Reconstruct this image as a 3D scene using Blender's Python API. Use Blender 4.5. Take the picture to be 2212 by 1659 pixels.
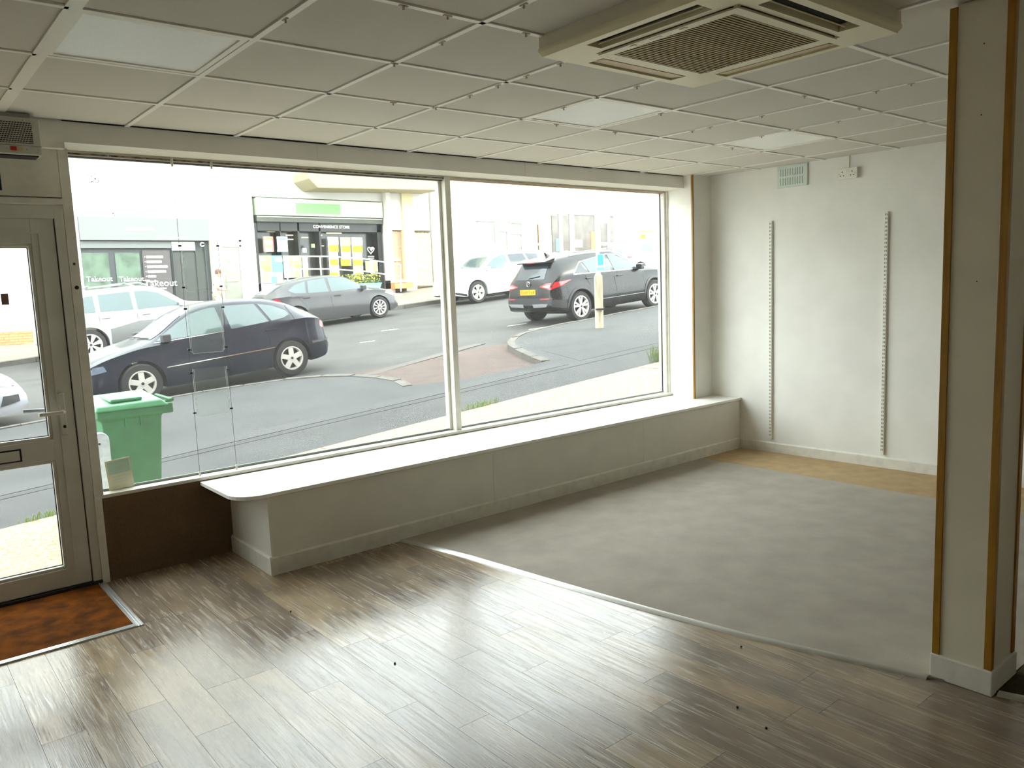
import bpy, bmesh, math, random
import numpy as np
from mathutils import Vector, Matrix
from mathutils.bvhtree import BVHTree

random.seed(7)
sc = bpy.context.scene
for o in list(bpy.data.objects):
    bpy.data.objects.remove(o, do_unlink=True)
COL = sc.collection

# ------------------------------------------------------------------ camera
IW, IH, FPX = 2212.0, 1659.0, 1705.7
CZ = 1.618
RM = np.array([[0.769803, -0.637096, -0.038896], [-0.108765, -0.070887, -0.991537], [0.628946, 0.767518, -0.123863]])
cam = bpy.data.cameras.new('camera')
cam.sensor_fit = 'HORIZONTAL'; cam.sensor_width = 36.0; cam.lens = FPX / IW * 36.0
cam.clip_start = 0.05; cam.clip_end = 300
camo = bpy.data.objects.new('camera', cam); COL.objects.link(camo)
camo.matrix_world = Matrix((
    (RM[0][0], -RM[1][0], -RM[2][0], 0), (RM[0][1], -RM[1][1], -RM[2][1], 0),
    (RM[0][2], -RM[1][2], -RM[2][2], CZ), (0, 0, 0, 1)))
sc.camera = camo

def ray(u, v):
    return np.array([(u - IW / 2) / FPX, (v - IH / 2) / FPX, 1.0]) @ RM
def at_z(u, v, z):
    d = ray(u, v); p = d * ((z - CZ) / d[2]); return (p[0], p[1], z)
def at_y(u, v, Y):
    d = ray(u, v); p = d * (Y / d[1]); return (p[0], Y, p[2] + CZ)
def at_x(u, v, X):
    d = ray(u, v); p = d * (X / d[0]); return (X, p[1], p[2] + CZ)

# ------------------------------------------------------------------ light
SKY, SUN = 5.2, 2.6
wld = bpy.data.worlds.new('sky'); sc.world = wld; wld.use_nodes = True
bg = wld.node_tree.nodes['Background']
bg.inputs[0].default_value = (0.96, 0.98, 1.0, 1); bg.inputs[1].default_value = SKY
sun = bpy.data.lights.new('sun_offscreen', 'SUN'); sun.energy = SUN; sun.angle = math.radians(1.5); sun.color = (1.0, 0.93, 0.80)
suno = bpy.data.objects.new('sun_offscreen', sun); COL.objects.link(suno)
sdir = Vector((-0.75 * math.cos(math.radians(35)), 0.66 * math.cos(math.radians(35)), -math.sin(math.radians(35))))
suno.rotation_euler = sdir.to_track_quat('-Z', 'Y').to_euler(); suno.location = (20, -20, 30)
vs = sc.view_settings
vs.view_transform = 'Standard'; vs.look = 'None'; vs.exposure = 0.65; vs.gamma = 1.0; vs.use_curve_mapping = False

# enough bounces for daylight to reach the depth of the room
sc.cycles.max_bounces = 20; sc.cycles.diffuse_bounces = 14; sc.cycles.glossy_bounces = 6

# ------------------------------------------------------------------ materials
def lin(c):
    return tuple(((x / 255) / 12.92 if x / 255 <= 0.04045 else ((x / 255 + 0.055) / 1.055) ** 2.4) for x in c)
MATS = {}
def M(name, col, rough=0.5, metal=0.0, var=0.0, vscale=6.0, bump=0.0, bscale=80.0, spec=0.5, coat=0.0, objvar=0.0, col2=None,
      stretch=(1, 1, 1), emit=0.0, alpha=1.0, detail=6.0, lo=0.35, hi=0.65):
    if name in MATS: return MATS[name]
    m = bpy.data.materials.new(name); m.use_nodes = True; MATS[name] = m
    nt = m.node_tree; b = nt.nodes['Principled BSDF']
    c = lin(col)
    b.inputs['Base Color'].default_value = (*c, 1); b.inputs['Roughness'].default_value = rough
    b.inputs['Metallic'].default_value = metal; b.inputs['Specular IOR Level'].default_value = spec
    b.inputs['Coat Weight'].default_value = coat; b.inputs['Coat Roughness'].default_value = 0.05
    if emit:
        b.inputs['Emission Color'].default_value = (*c, 1); b.inputs['Emission Strength'].default_value = emit
    if alpha < 1: b.inputs['Alpha'].default_value = alpha
    if var or bump or col2:
        tc = nt.nodes.new('ShaderNodeTexCoord'); mp = nt.nodes.new('ShaderNodeMapping'); mp.inputs['Scale'].default_value = stretch
        nt.links.new(tc.outputs['Object'], mp.inputs[0])
    last = None
    if var or col2:
        n = nt.nodes.new('ShaderNodeTexNoise'); n.inputs['Scale'].default_value = vscale; n.inputs['Detail'].default_value = detail
        nt.links.new(mp.outputs[0], n.inputs['Vector'])
        r = nt.nodes.new('ShaderNodeMapRange'); r.inputs['From Min'].default_value = lo; r.inputs['From Max'].default_value = hi
        nt.links.new(n.outputs['Fac'], r.inputs['Value'])
        mx = nt.nodes.new('ShaderNodeMix'); mx.data_type = 'RGBA'
        c2 = lin(col2) if col2 else tuple(x * (1 - var) for x in c)
        c1 = c if col2 else tuple(min(1, x * (1 + var * 0.5)) for x in c)
        mx.inputs[6].default_value = (*c1, 1); mx.inputs[7].default_value = (*c2, 1)
        nt.links.new(r.outputs[0], mx.inputs[0]); last = mx.outputs[2]
    if objvar:
        oi = nt.nodes.new('ShaderNodeObjectInfo'); r2 = nt.nodes.new('ShaderNodeMapRange')
        r2.inputs['To Min'].default_value = 1 - objvar; r2.inputs['To Max'].default_value = 1 + objvar * 0.4
        nt.links.new(oi.outputs['Random'], r2.inputs['Value'])
        hv = nt.nodes.new('ShaderNodeHueSaturation'); nt.links.new(r2.outputs[0], hv.inputs['Value'])
        if last: nt.links.new(last, hv.inputs['Color'])
        else: hv.inputs['Color'].default_value = (*c, 1)
        last = hv.outputs[0]
    if last: nt.links.new(last, b.inputs['Base Color'])
    if bump:
        n2 = nt.nodes.new('ShaderNodeTexNoise'); n2.inputs['Scale'].default_value = bscale; n2.inputs['Detail'].default_value = 4
        nt.links.new(mp.outputs[0], n2.inputs['Vector'])
        bp = nt.nodes.new('ShaderNodeBump'); bp.inputs['Strength'].default_value = bump; bp.inputs['Distance'].default_value = 0.01
        nt.links.new(n2.outputs['Fac'], bp.inputs['Height']); nt.links.new(bp.outputs[0], b.inputs['Normal'])
    return m

def floor_mat():
    m = bpy.data.materials.new('vinyl_plank'); m.use_nodes = True; nt = m.node_tree; b = nt.nodes['Principled BSDF']; N = nt.nodes.new; L = nt.links.new
    tc = N('ShaderNodeTexCoord'); oi = N('ShaderNodeObjectInfo')
    off = N('ShaderNodeVectorMath'); off.operation = 'MULTIPLY_ADD'
    off.inputs[1].default_value = (1, 1, 1)
    rv = N('ShaderNodeCombineXYZ'); ml = N('ShaderNodeMath'); ml.operation = 'MULTIPLY'; ml.inputs[1].default_value = 37.0
    L(oi.outputs['Random'], ml.inputs[0]); L(ml.outputs[0], rv.inputs[0]); L(ml.outputs[0], rv.inputs[1])
    L(tc.outputs['Object'], off.inputs[0]); L(rv.outputs[0], off.inputs[2])
    def noise(scale, st, det=5, dist=0.0):
        mp = N('ShaderNodeMapping'); mp.inputs['Scale'].default_value = st; L(off.outputs[0], mp.inputs[0])
        n = N('ShaderNodeTexNoise'); n.inputs['Scale'].default_value = scale; n.inputs['Detail'].default_value = det
        n.inputs['Distortion'].default_value = dist; L(mp.outputs[0], n.inputs['Vector']); return n.outputs['Fac']
    big = noise(5, (2.0, 0.6, 1), 8); grain = noise(9, (7, 0.35, 1), 8, 1.2); fine = noise(50, (5, 0.12, 1), 4)
    r = N('ShaderNodeValToRGB'); e = r.color_ramp.elements
    e[0].position = 0.0; e[0].color = (*lin((146, 128, 106)), 1); e[1].position = 1.0; e[1].color = (*lin((190, 166, 128)), 1)
    for p, c in ((0.3, (122, 108, 94)), (0.55, (164, 142, 112)), (0.8, (128, 116, 102))):
        x = e.new(p); x.color = (*lin(c), 1)
    L(oi.outputs['Random'], r.inputs[0])
    def mixc(fac, a, col, lo, hi, amt):
        mr = N('ShaderNodeMapRange'); mr.inputs['From Min'].default_value = lo; mr.inputs['From Max'].default_value = hi
        mr.inputs['To Max'].default_value = amt; L(fac, mr.inputs['Value'])
        mx = N('ShaderNodeMix'); mx.data_type = 'RGBA'; L(mr.outputs[0], mx.inputs[0]); L(a, mx.inputs[6]); mx.inputs[7].default_value = (*lin(col), 1)
        return mx.outputs[2]
    c = mixc(big, r.outputs[0], (92, 80, 72), 0.45, 0.68, 0.65)
    c = mixc(grain, c, (186, 172, 150), 0.5, 0.75, 0.5)
    c = mixc(fine, c, (92, 80, 68), 0.45, 0.8, 0.5)
    L(c, b.inputs['Base Color'])
    rr = N('ShaderNodeMapRange'); rr.inputs['From Min'].default_value = 0.3; rr.inputs['From Max'].default_value = 0.7
    rr.inputs['To Min'].default_value = 0.10; rr.inputs['To Max'].default_value = 0.34; L(grain, rr.inputs['Value']); L(rr.outputs[0], b.inputs['Roughness'])
    b.inputs['Specular IOR Level'].default_value = 0.6
    bp = N('ShaderNodeBump'); bp.inputs['Strength'].default_value = 0.12; bp.inputs['Distance'].default_value = 0.004
    L(fine, bp.inputs['Height']); L(bp.outputs[0], b.inputs['Normal'])
    return m

def glass_mat(name, dirt=0.16, tint=(0.93, 0.97, 0.955), dirtcol=(0.9, 0.9, 0.88)):
    m = bpy.data.materials.new(name); m.use_nodes = True; nt = m.node_tree; nt.nodes.clear(); N = nt.nodes.new; L = nt.links.new
    out = N('ShaderNodeOutputMaterial'); tr = N('ShaderNodeBsdfTransparent'); tr.inputs[0].default_value = (*tint, 1)
    gl = N('ShaderNodeBsdfGlossy'); gl.inputs['Roughness'].default_value = 0.02
    lw = N('ShaderNodeLayerWeight'); pw = N('ShaderNodeMath'); pw.operation = 'POWER'; pw.inputs[1].default_value = 5.0
    L(lw.outputs['Facing'], pw.inputs[0]); fr = N('ShaderNodeMath'); fr.operation = 'MULTIPLY_ADD'; fr.inputs[1].default_value = 0.4; fr.inputs[2].default_value = 0.004
    L(pw.outputs[0], fr.inputs[0])
    m1 = N('ShaderNodeMixShader'); L(fr.outputs[0], m1.inputs[0]); L(tr.outputs[0], m1.inputs[1]); L(gl.outputs[0], m1.inputs[2])
    res = m1.outputs[0]
    if dirt:
        tl = N('ShaderNodeBsdfTranslucent'); tl.inputs[0].default_value = (*dirtcol, 1)
        tc = N('ShaderNodeTexCoord')
        n1 = N('ShaderNodeTexNoise'); n1.inputs['Scale'].default_value = 210; n1.inputs['Detail'].default_value = 3; L(tc.outputs['Object'], n1.inputs['Vector'])
        n2 = N('ShaderNodeTexNoise'); n2.inputs['Scale'].default_value = 2.2; n2.inputs['Detail'].default_value = 5; L(tc.outputs['Object'], n2.inputs['Vector'])
        a = N('ShaderNodeMapRange'); a.inputs['From Min'].default_value = 0.3; a.inputs['From Max'].default_value = 0.7; a.inputs['To Min'].default_value = 0.1; a.inputs['To Max'].default_value = 2.1; L(n1.outputs['Fac'], a.inputs['Value'])
        c = N('ShaderNodeMapRange'); c.inputs['From Min'].default_value = 0.3; c.inputs['From Max'].default_value = 0.7; c.inputs['To Min'].default_value = 0.7 * dirt; c.inputs['To Max'].default_value = 1.3 * dirt; L(n2.outputs['Fac'], c.inputs['Value'])
        mu = N('ShaderNodeMath'); mu.operation = 'MULTIPLY'; L(a.outputs[0], mu.inputs[0]); L(c.outputs[0], mu.inputs[1])
        m2 = N('ShaderNodeMixShader'); L(mu.outputs[0], m2.inputs[0]); L(res, m2.inputs[1]); L(tl.outputs[0], m2.inputs[2]); res = m2.outputs[0]
    L(res, out.inputs[0]); MATS[name] = m
    return m

# ------------------------------------------------------------------ mesh helpers
ORG = {}
class MB:
    def __init__(s): s.v = []; s.f = []
    def add(s, vs_, fs):
        n = len(s.v); s.v += [tuple(map(float, p)) for p in vs_]; s.f += [tuple(i + n for i in q) for q in fs]; return s
    def box(s, x0, x1, y0, y1, z0, z1):
        x0, x1 = sorted((x0, x1)); y0, y1 = sorted((y0, y1)); z0, z1 = sorted((z0, z1))
        return s.add([(x0, y0, z0), (x1, y0, z0), (x1, y1, z0), (x0, y1, z0), (x0, y0, z1), (x1, y0, z1), (x1, y1, z1), (x0, y1, z1)],
                     [(3, 2, 1, 0), (4, 5, 6, 7), (0, 1, 5, 4), (1, 2, 6, 5), (2, 3, 7, 6), (3, 0, 4, 7)])
    def obox(s, c, size, rot):
        h = [x / 2 for x in size]; c = Vector(c); vs_ = []
        for sz in (-1, 1):
            for sx, sy in ((-1, -1), (1, -1), (1, 1), (-1, 1)):
                vs_.append(c + rot @ Vector((sx * h[0], sy * h[1], sz * h[2])))
        return s.add(vs_, [(3, 2, 1, 0), (4, 5, 6, 7), (0, 1, 5, 4), (1, 2, 6, 5), (2, 3, 7, 6), (3, 0, 4, 7)])
    def prism(s, poly, ax, a, b, zf=None):
        A = sum(poly[i][0] * poly[(i + 1) % len(poly)][1] - poly[(i + 1) % len(poly)][0] * poly[i][1] for i in range(len(poly)))
        if A < 0: poly = poly[::-1]
        n = len(poly)
        def P(p, t):
            return {'x': (t, p[0], p[1]), 'y': (p[0], t, p[1]), 'z': (p[0], p[1], t)}[ax]
        lo, hi = min(a, b), max(a, b)
        v0 = [P(p, lo) for p in poly]; v1 = [P(p, hi) for p in poly]
        fl = ax == 'y'
        fs = [tuple(range(n))[::(1 if fl else -1)], tuple(range(n, 2 * n))[::(-1 if fl else 1)]]
        for i in range(n):
            j = (i + 1) % n
            fs.append((i, j, n + j, n + i) if not fl else (j, i, n + i, n + j))
        return s.add(v0 + v1, fs)
    def slab(s, poly, z0f, z1f):
        n = len(poly)
        A = sum(poly[i][0] * poly[(i + 1) % n][1] - poly[(i + 1) % n][0] * poly[i][1] for i in range(n))
        if A < 0: poly = poly[::-1]
        v = [(x, y, z0f(x, y)) for x, y in poly] + [(x, y, z1f(x, y)) for x, y in poly]
        fs = [tuple(range(n))[::-1], tuple(range(n, 2 * n))] + [(i, (i + 1) % n, n + (i + 1) % n, n + i) for i in range(n)]
        return s.add(v, fs)
    def tube(s, path, r, n=8, closed=False):
        P = [Vector(p) for p in path]; k = len(P); rings = []
        for i, p in enumerate(P):
            if closed: t = P[(i + 1) % k] - P[i - 1]
            else: t = P[min(i + 1, k - 1)] - P[max(i - 1, 0)]
            t.normalize(); u = t.orthogonal().normalized() if not rings else (rings[-1][1] - t * rings[-1][1].dot(t)).normalized()
            w = t.cross(u); rr = r[i] if isinstance(r, (list, tuple)) else r
            rings.append(([p + (u * math.cos(2 * math.pi * j / n) + w * math.sin(2 * math.pi * j / n)) * rr for j in range(n)], u))
        vs_ = [q for g in rings for q in g[0]]; fs = []
        for i in range(k if closed else k - 1):
            a, b = i * n, ((i + 1) % k) * n
            for j in range(n): fs.append((a + j, a + (j + 1) % n, b + (j + 1) % n, b + j))
        if not closed: fs += [tuple(range(n))[::-1], tuple(range((k - 1) * n, k * n))]
        return s.add(vs_, fs)
    def lathe(s, prof, c=(0, 0, 0), ax='z', n=24):
        vs_ = []; fs = []; k = len(prof)
        for i in range(n):
            a = 2 * math.pi * i / n; ca, sa = math.cos(a), math.sin(a)
            for r, h in prof:
                p = {'z': (r * ca, r * sa, h), 'y': (r * ca, h, -r * sa), 'x': (h, r * ca, r * sa)}[ax]
                vs_.append((p[0] + c[0], p[1] + c[1], p[2] + c[2]))
        for i in range(n):
            for j in range(k - 1):
                a, b = i * k + j, ((i + 1) % n) * k + j
                fs.append((a, b, b + 1, a + 1))
        return s.add(vs_, fs)
    def build(s, name, mat, parent=None, smooth=False, bevel=0, kind=None, sub=0, origin=None):
        if origin is None:
            if parent is not None: origin = ORG.get(parent, Vector((0, 0, 0)))
            else:
                a = np.array(s.v); origin = Vector(((a[:, 0].min() + a[:, 0].max()) / 2, (a[:, 1].min() + a[:, 1].max()) / 2, a[:, 2].min()))
        me = bpy.data.meshes.new(name)
        me.from_pydata([(p[0] - origin[0], p[1] - origin[1], p[2] - origin[2]) for p in s.v], [], s.f)
        bm = bmesh.new(); bm.from_mesh(me); bmesh.ops.remove_doubles(bm, verts=bm.verts, dist=1e-6)
        bmesh.ops.recalc_face_normals(bm, faces=bm.faces); bm.to_mesh(me); bm.free()
        if mat is not None: me.materials.append(mat)
        if smooth:
            for p in me.polygons: p.use_smooth = True
            me.set_sharp_from_angle(angle=math.radians(38))
        o = bpy.data.objects.new(name, me); COL.objects.link(o)
        if parent is not None: o.parent = parent; ORG[o] = ORG.get(parent, Vector((0, 0, 0)))
        else: o.location = origin; ORG[o] = Vector(origin)
        if bevel:
            bv = o.modifiers.new('bevel', 'BEVEL'); bv.width = bevel; bv.segments = 2; bv.limit_method = 'ANGLE'
        if sub:
            ss = o.modifiers.new('sub', 'SUBSURF'); ss.levels = sub; ss.render_levels = sub
        if kind: o['kind'] = kind
        return o
def tag(o, label=None, cat=None, group=None, kind=None):
    if label: o['label'] = label
    if cat: o['category'] = cat
    if group: o['group'] = group
    if kind: o['kind'] = kind
    return o
def thing(name, label, cat, loc=(0, 0, 0), group=None, kind=None):
    o = bpy.data.objects.new(name, None); COL.objects.link(o); o.location = loc; ORG[o] = Vector(loc); o.empty_display_size = 0.1
    if kind: o['kind'] = kind
    return tag(o, label, cat, group)
def B(x0, x1, y0, y1, z0, z1): return MB().box(x0, x1, y0, y1, z0, z1)
def text(txt, size, mat, parent, name, matrix, extrude=0.002, align='CENTER'):
    cu = bpy.data.curves.new(name, 'FONT'); cu.body = txt; cu.size = size; cu.extrude = extrude; cu.align_x = align; cu.align_y = 'CENTER'
    t = bpy.data.objects.new('tmp', cu); COL.objects.link(t)
    dg = bpy.context.evaluated_depsgraph_get(); me = bpy.data.meshes.new_from_object(t.evaluated_get(dg))
    bpy.data.objects.remove(t, do_unlink=True)
    me.transform(matrix); me.materials.clear(); me.materials.append(mat)
    if parent is not None:
        g = ORG.get(parent, Vector((0, 0, 0))); me.transform(Matrix.Translation(-g))
    o = bpy.data.objects.new(name, me); COL.objects.link(o); o.parent = parent
    ORG[o] = ORG.get(parent, Vector((0, 0, 0)))
    return o
def frame_mat(origin, xd, yd):
    x = Vector(xd).normalized(); y = Vector(yd).normalized(); z = x.cross(y)
    m = Matrix((x, y, z)).transposed().to_4x4(); m.translation = Vector(origin); return m
# ================================================================== THE ROOM
CH = 2.557                       # ceiling height
GX, GY, T = 0.6408, 2.9336, 0.6  # ceiling grid
WY = 4.955                       # inside face of the shop front
XL, YB = -1.75, -1.87  # unseen left and back walls, set close so they bounce more daylight
m_wall = M('white_paint', (232, 230, 224), 0.55, var=0.05, vscale=3, bump=0.04, bscale=120)
m_ceil = M('ceiling_tile', (211, 208, 201), 0.9, var=0.06, vscale=220, bump=0.15, bscale=260, objvar=0.04)
m_tee = M('tee_white', (238, 236, 230), 0.4)
m_frame = M('window_paint', (214, 211, 200), 0.45, var=0.16, vscale=9, lo=0.45, hi=0.85)
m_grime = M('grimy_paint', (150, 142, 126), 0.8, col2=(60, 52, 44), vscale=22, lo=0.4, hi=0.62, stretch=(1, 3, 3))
m_upvc = M('upvc_white', (208, 206, 197), 0.35, var=0.06, vscale=5)
m_dark = M('dark_gap', (38, 34, 32), 0.8)
m_black = M('plain_black', (22, 22, 24), 0.6)
m_wood = M('varnished_pine', (158, 112, 12), 0.4, var=0.2, vscale=10, stretch=(8, 8, 0.7), coat=0.3)
m_bench = M('bench_laminate', (222, 219, 210), 0.4, var=0.04, vscale=5)
m_benchtop = M('bench_top_laminate', (238, 236, 230), 0.28)
m_skirt = M('skirting_paint', (216, 213, 203), 0.45, var=0.12, vscale=14, lo=0.45, hi=0.8)
m_plank = floor_mat(); MATS['vinyl_plank'] = m_plank
m_carpet = M('grey_carpet', (192, 184, 172), 0.97, var=0.1, vscale=5, bump=0.9, bscale=420, spec=0.1, detail=9)
m_brown = M('tan_carpet', (200, 174, 134), 0.97, var=0.12, vscale=8, bump=0.8, bscale=420, spec=0.1)
m_wallcarpet = M('brown_wall_carpet', (136, 114, 92), 0.98, var=0.3, vscale=240, bump=0.8, bscale=400, spec=0.05)
m_coir = M('rust_coir', (134, 74, 22), 0.98, col2=(84, 50, 22), vscale=9, bump=1.0, bscale=330, spec=0.05, detail=10)
m_alu = M('aluminium', (205, 205, 203), 0.32, metal=0.85)
m_clear = glass_mat('clear_glass', 0.008)
m_pane = glass_mat('dirty_shop_glass', 0.009)
m_darkmat = M('dark_green_carpet', (74, 70, 52), 0.98, var=0.4, vscale=5, bump=0.8, bscale=300, spec=0.05)

# ---- floor: slab with individual vinyl planks
fl = B(XL, 7.0, YB, WY + 0.1, -0.16, -0.006).build('floor', m_plank, kind='structure')
PW, PL, px0 = 0.149, 0.914, 0.5
shared = {}
def strip_x(y):  # x of the curved carpet edge
    pts = [(0.2, 3.52), (0.75, 3.31), (1.0, 3.205), (1.276, 3.131), (1.625, 3.038), (2.013, 2.935), (2.488, 2.851), (3.073, 2.769), (3.803, 2.678), (4.34, 2.563)]
    return float(np.interp(y, [p[0] for p in pts], [p[1] for p in pts]))
for k in range(-7, 20):
    x = px0 + k * PW
    y = -0.35 - random.random() * PL
    while y < WY:
        a, b = y, min(y + PL, WY)
        y += PL
        if b - a < 0.03 or b < 0: continue
        if x - 0.05 > strip_x(min(max((a + b) / 2 - 0.3, 0.2), 4.3)) + 0.25: continue
        if x + PW < 0.945 and x > -0.2 and a > 4.13 and x < 0.9: continue
        key = round(b - a, 3)
        if key not in shared:
            shared[key] = B(-PW / 2 + 0.0006, PW / 2 - 0.0006, -(b - a) / 2 + 0.0006, (b - a) / 2 - 0.0006, -0.0058, 0).build('plank', m_plank, fl, origin=(0, 0, 0))
            o = shared[key]
        else:
            o = shared[key].copy(); COL.objects.link(o)
        o.location = Vector((x + PW / 2, (a + b) / 2, 0)) - ORG[fl]

# ---- carpets, mat, edge strips
ys = np.linspace(0.3, 4.322, 26)
edge = [(strip_x(y), y) for y in ys]
cp = [(a, b) for a, b in edge if b > 1.06]
carp = MB().prism([(strip_x(1.06), 1.06)] + cp + [(5.73, 4.322), (5.725, 2.34), (5.72, 0.3), (3.9, 0.3), (3.9, 1.06)], 'z', 0.0, 0.009).build('carpet', m_carpet)
tag(carp, 'worn grey carpet between the curved metal strip and the tan carpet', 'carpet')
tan = MB().prism([(5.735, 4.322), (6.327, 4.322), (6.495, 0.3), (5.725, 0.3)], 'z', 0.0, 0.0085).build('carpet', m_brown)
tag(tan, 'tan carpet strip laid along the end wall skirting', 'carpet')
dk = MB().prism([(strip_x(y) + 0.004, y) for y in (0.3, 0.5, 0.75, 1.0, 1.055)] + [(3.895, 1.055), (3.895, 0.3)], 'z', 0.0, 0.009).build('carpet', m_darkmat)
tag(dk, 'dark green-brown carpet offcut beside the foot of the pillar', 'carpet')
def edge_strip(y0, y1, label):
    mb = MB(); pts = [(strip_x(y), y) for y in np.linspace(y0, y1, 22)]
    L_, R_, T_ = [], [], []
    vs_, fs = [], []
    for x, y in pts:
        vs_ += [(x - 0.022, y, 0.0), (x - 0.012, y, 0.010), (x + 0.008, y, 0.013), (x + 0.016, y, 0.0085)]
    for i in range(len(pts) - 1):
        for j in range(3):
            fs.append((4 * i + j, 4 * i + j + 1, 4 * i + 5 + j, 4 * i + 4 + j))
    return tag(mb.add(vs_, fs).build('threshold_strip', m_alu, smooth=True), label, 'floor trim')
edge_strip(1.276, 4.332, 'curved aluminium edging strip between vinyl planks and grey carpet')
edge_strip(0.35, 1.045, 'short aluminium edging strip along the dark carpet offcut')

dm = thing('doormat', 'rust brown coir entrance mat sunk in front of the glazed door', 'doormat', (0.42, 4.54, 0))
B(-0.1, 0.9, 4.17, 4.93, -0.004, 0.004).build('mat_pile', m_coir, dm)
for x0, x1, y0, y1 in ((0.902, 0.94, 4.13, 4.94), (-0.1, 0.901, 4.13, 4.168)):
    f = MB()
    f.box(x0, x1, y0, y1, -0.005, 0.004)
    if x1 - x0 < 0.1:
        for q in (0.903, 0.918, 0.931): f.box(q, q + 0.007, y0, y1, 0.004, 0.008)
    else:
        for q in (4.132, 4.146, 4.159): f.box(x0, x1, q, q + 0.007, 0.004, 0.008)
    f.build('mat_frame', m_alu, dm)
B(-0.1, 0.93, 4.932, 4.99, -0.004, 0.02).build('threshold', m_black, dm)

# small dark crumbs lying on the floor
m_crumb = M('crumb', (40, 28, 20), 0.9)
for u, v in ((1601, 1398), (1593, 1529), (1655, 1574), (628, 1322), (853, 1434)):
    p = at_z(u, v, 0); s_ = 0.0045
    c = MB().lathe([(0, 0), (s_, 0.001), (s_ * 1.1, 0.004), (s_ * 0.5, 0.007), (0, 0.0075)], (p[0], p[1], 0), n=7).build('floor_crumb', m_crumb)
    tag(c, 'tiny dark crumb lying on the vinyl planks', 'debris', 'crumbs on the floor')

# ---- ceiling: tees and tiles
ce = B(XL, 7.0, YB, WY + 0.2, CH + 0.025, CH + 0.25).build('ceiling', m_ceil, kind='structure')
def tee(x0, x1, y0, y1):
    B(x0, x1, y0, y1, CH - 0.003, CH + 0.024).build('ceiling_tee', m_tee, ce)
for c in range(-4, 11):
    x = GX + c * T; w = 0.024 if c != 0 else 0.05
    if x < 6.3: tee(x - w / 2, x + w / 2, YB, 4.74)
for r in range(-8, 3):
    y = GY + r * T
    for c in range(-4, 10):
        xa, xb = GX + c * T + (0.012 if c != 0 else 0.025), GX + (c + 1) * T - (0.012 if c != -1 else 0.025)
        tee(xa, min(xb, 6.4), y - 0.012, y + 0.012) if c in (0, 5) else None
    xs = [(-4, 0), (1, 5), (6, 10)]
    for a, b in xs: tee(GX + a * T + 0.012, min(GX + b * T - 0.012, 6.42), y - 0.0118, y + 0.0118)
OFF = [(0, 0), (4, 0), (7, 0)]
tile0 = None
for c in range(-4, 10):
    for r in range(-8, 3):
        if (c, r) in OFF: continue
        if tile0 is None:
            o = tile0 = B(-0.284, 0.284, -0.284, 0.284, 0, 0.018).build('ceiling_tile', m_ceil, ce, origin=(0, 0, 0))
        else:
            o = tile0.copy(); COL.objects.link(o)
        o.location = Vector((GX + (c + 0.5) * T, GY + (r + 0.5) * T, CH + 0.003 + (0.0015 if (c * 7 + r * 3) % 5 == 0 else 0))) - ORG[ce]
m_diff = M('prismatic_diffuser', (250, 252, 250), 0.2, var=0.03, vscale=180, bump=0.1, bscale=180)
NAMES = {(0, 0): 'square ceiling light panel, unlit, above the entrance door side', (4, 0): 'square ceiling light panel, unlit, between the window and the air conditioner',
         (7, 0): 'square ceiling light panel, unlit, near the wall with the vent grille'}
for c, r in OFF:
    x, y = GX + (c + 0.5) * T, GY + (r + 0.5) * T
    t = thing('ceiling_light', NAMES[(c, r)], 'ceiling light', (x, y, CH))
    f = MB()
    for a in (-1, 1):
        f.box(x + a * 0.284, x + a * 0.262, y - 0.284, y + 0.284, CH - 0.002, CH + 0.02)
        f.box(x - 0.262, x + 0.262, y + a * 0.284, y + a * 0.262, CH - 0.002, CH + 0.02)
    f.build('light_frame', m_tee, t)
    B(x - 0.262, x + 0.262, y - 0.262, y + 0.262, CH + 0.003, CH + 0.01).build('diffuser', m_diff, t)
# small wire hanging clips on the ceiling grid
m_clip = M('clip_grey', (186, 178, 166), 0.5)
clips = [(700 + a * 0.33759, b * 0.33759) for a, b in ((505, 40), (790, 102), (1280, 31), (1295, 213), (755, 270), (450, 407), (1100, 546), (1505, 406), (1285, 483), (915, 609), (457, 652), (700, 686), (1520, 687), (1985, 551), (1500, 793), (2140, 724), (1870, 845))]
clips += [(1400 + a * 0.36709, b * 0.36709) for a, b in ((930, 563), (1250, 636), (1340, 536), (1545, 491), (665, 681), (360, 747), (250, 769), (1110, 712), (660, 800), (500, 870), (870, 760))] + [(618, 42)]
c0 = None
for u, v in clips:
    p = at_z(u, v, CH - 0.004)
    if c0 is None:
        mb = MB().box(-0.017, 0.017, -0.005, 0.005, -0.002, 0.002).box(-0.003, 0.003, -0.003, 0.003, -0.013, -0.002)
        c0 = o = mb.build('ceiling_clip', m_clip, origin=(0, 0, 0))
        tag(o, 'small grey hanging clip hooked on the ceiling grid', 'ceiling clip', 'clips on the ceiling grid')
    else: o = c0.copy(); COL.objects.link(o)
    fx = abs(((p[0] - GX) / T + 0.5) % 1 - 0.5); fy = abs(((p[1] - GY) / T + 0.5) % 1 - 0.5)
    o.rotation_euler[2] = math.pi / 2 if fx < fy else 0
    o.location = (GX + round((p[0] - GX) / T) * T if fx < fy else p[0], GY + round((p[1] - GY) / T) * T if fy <= fx else p[1], CH - 0.004)

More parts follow.
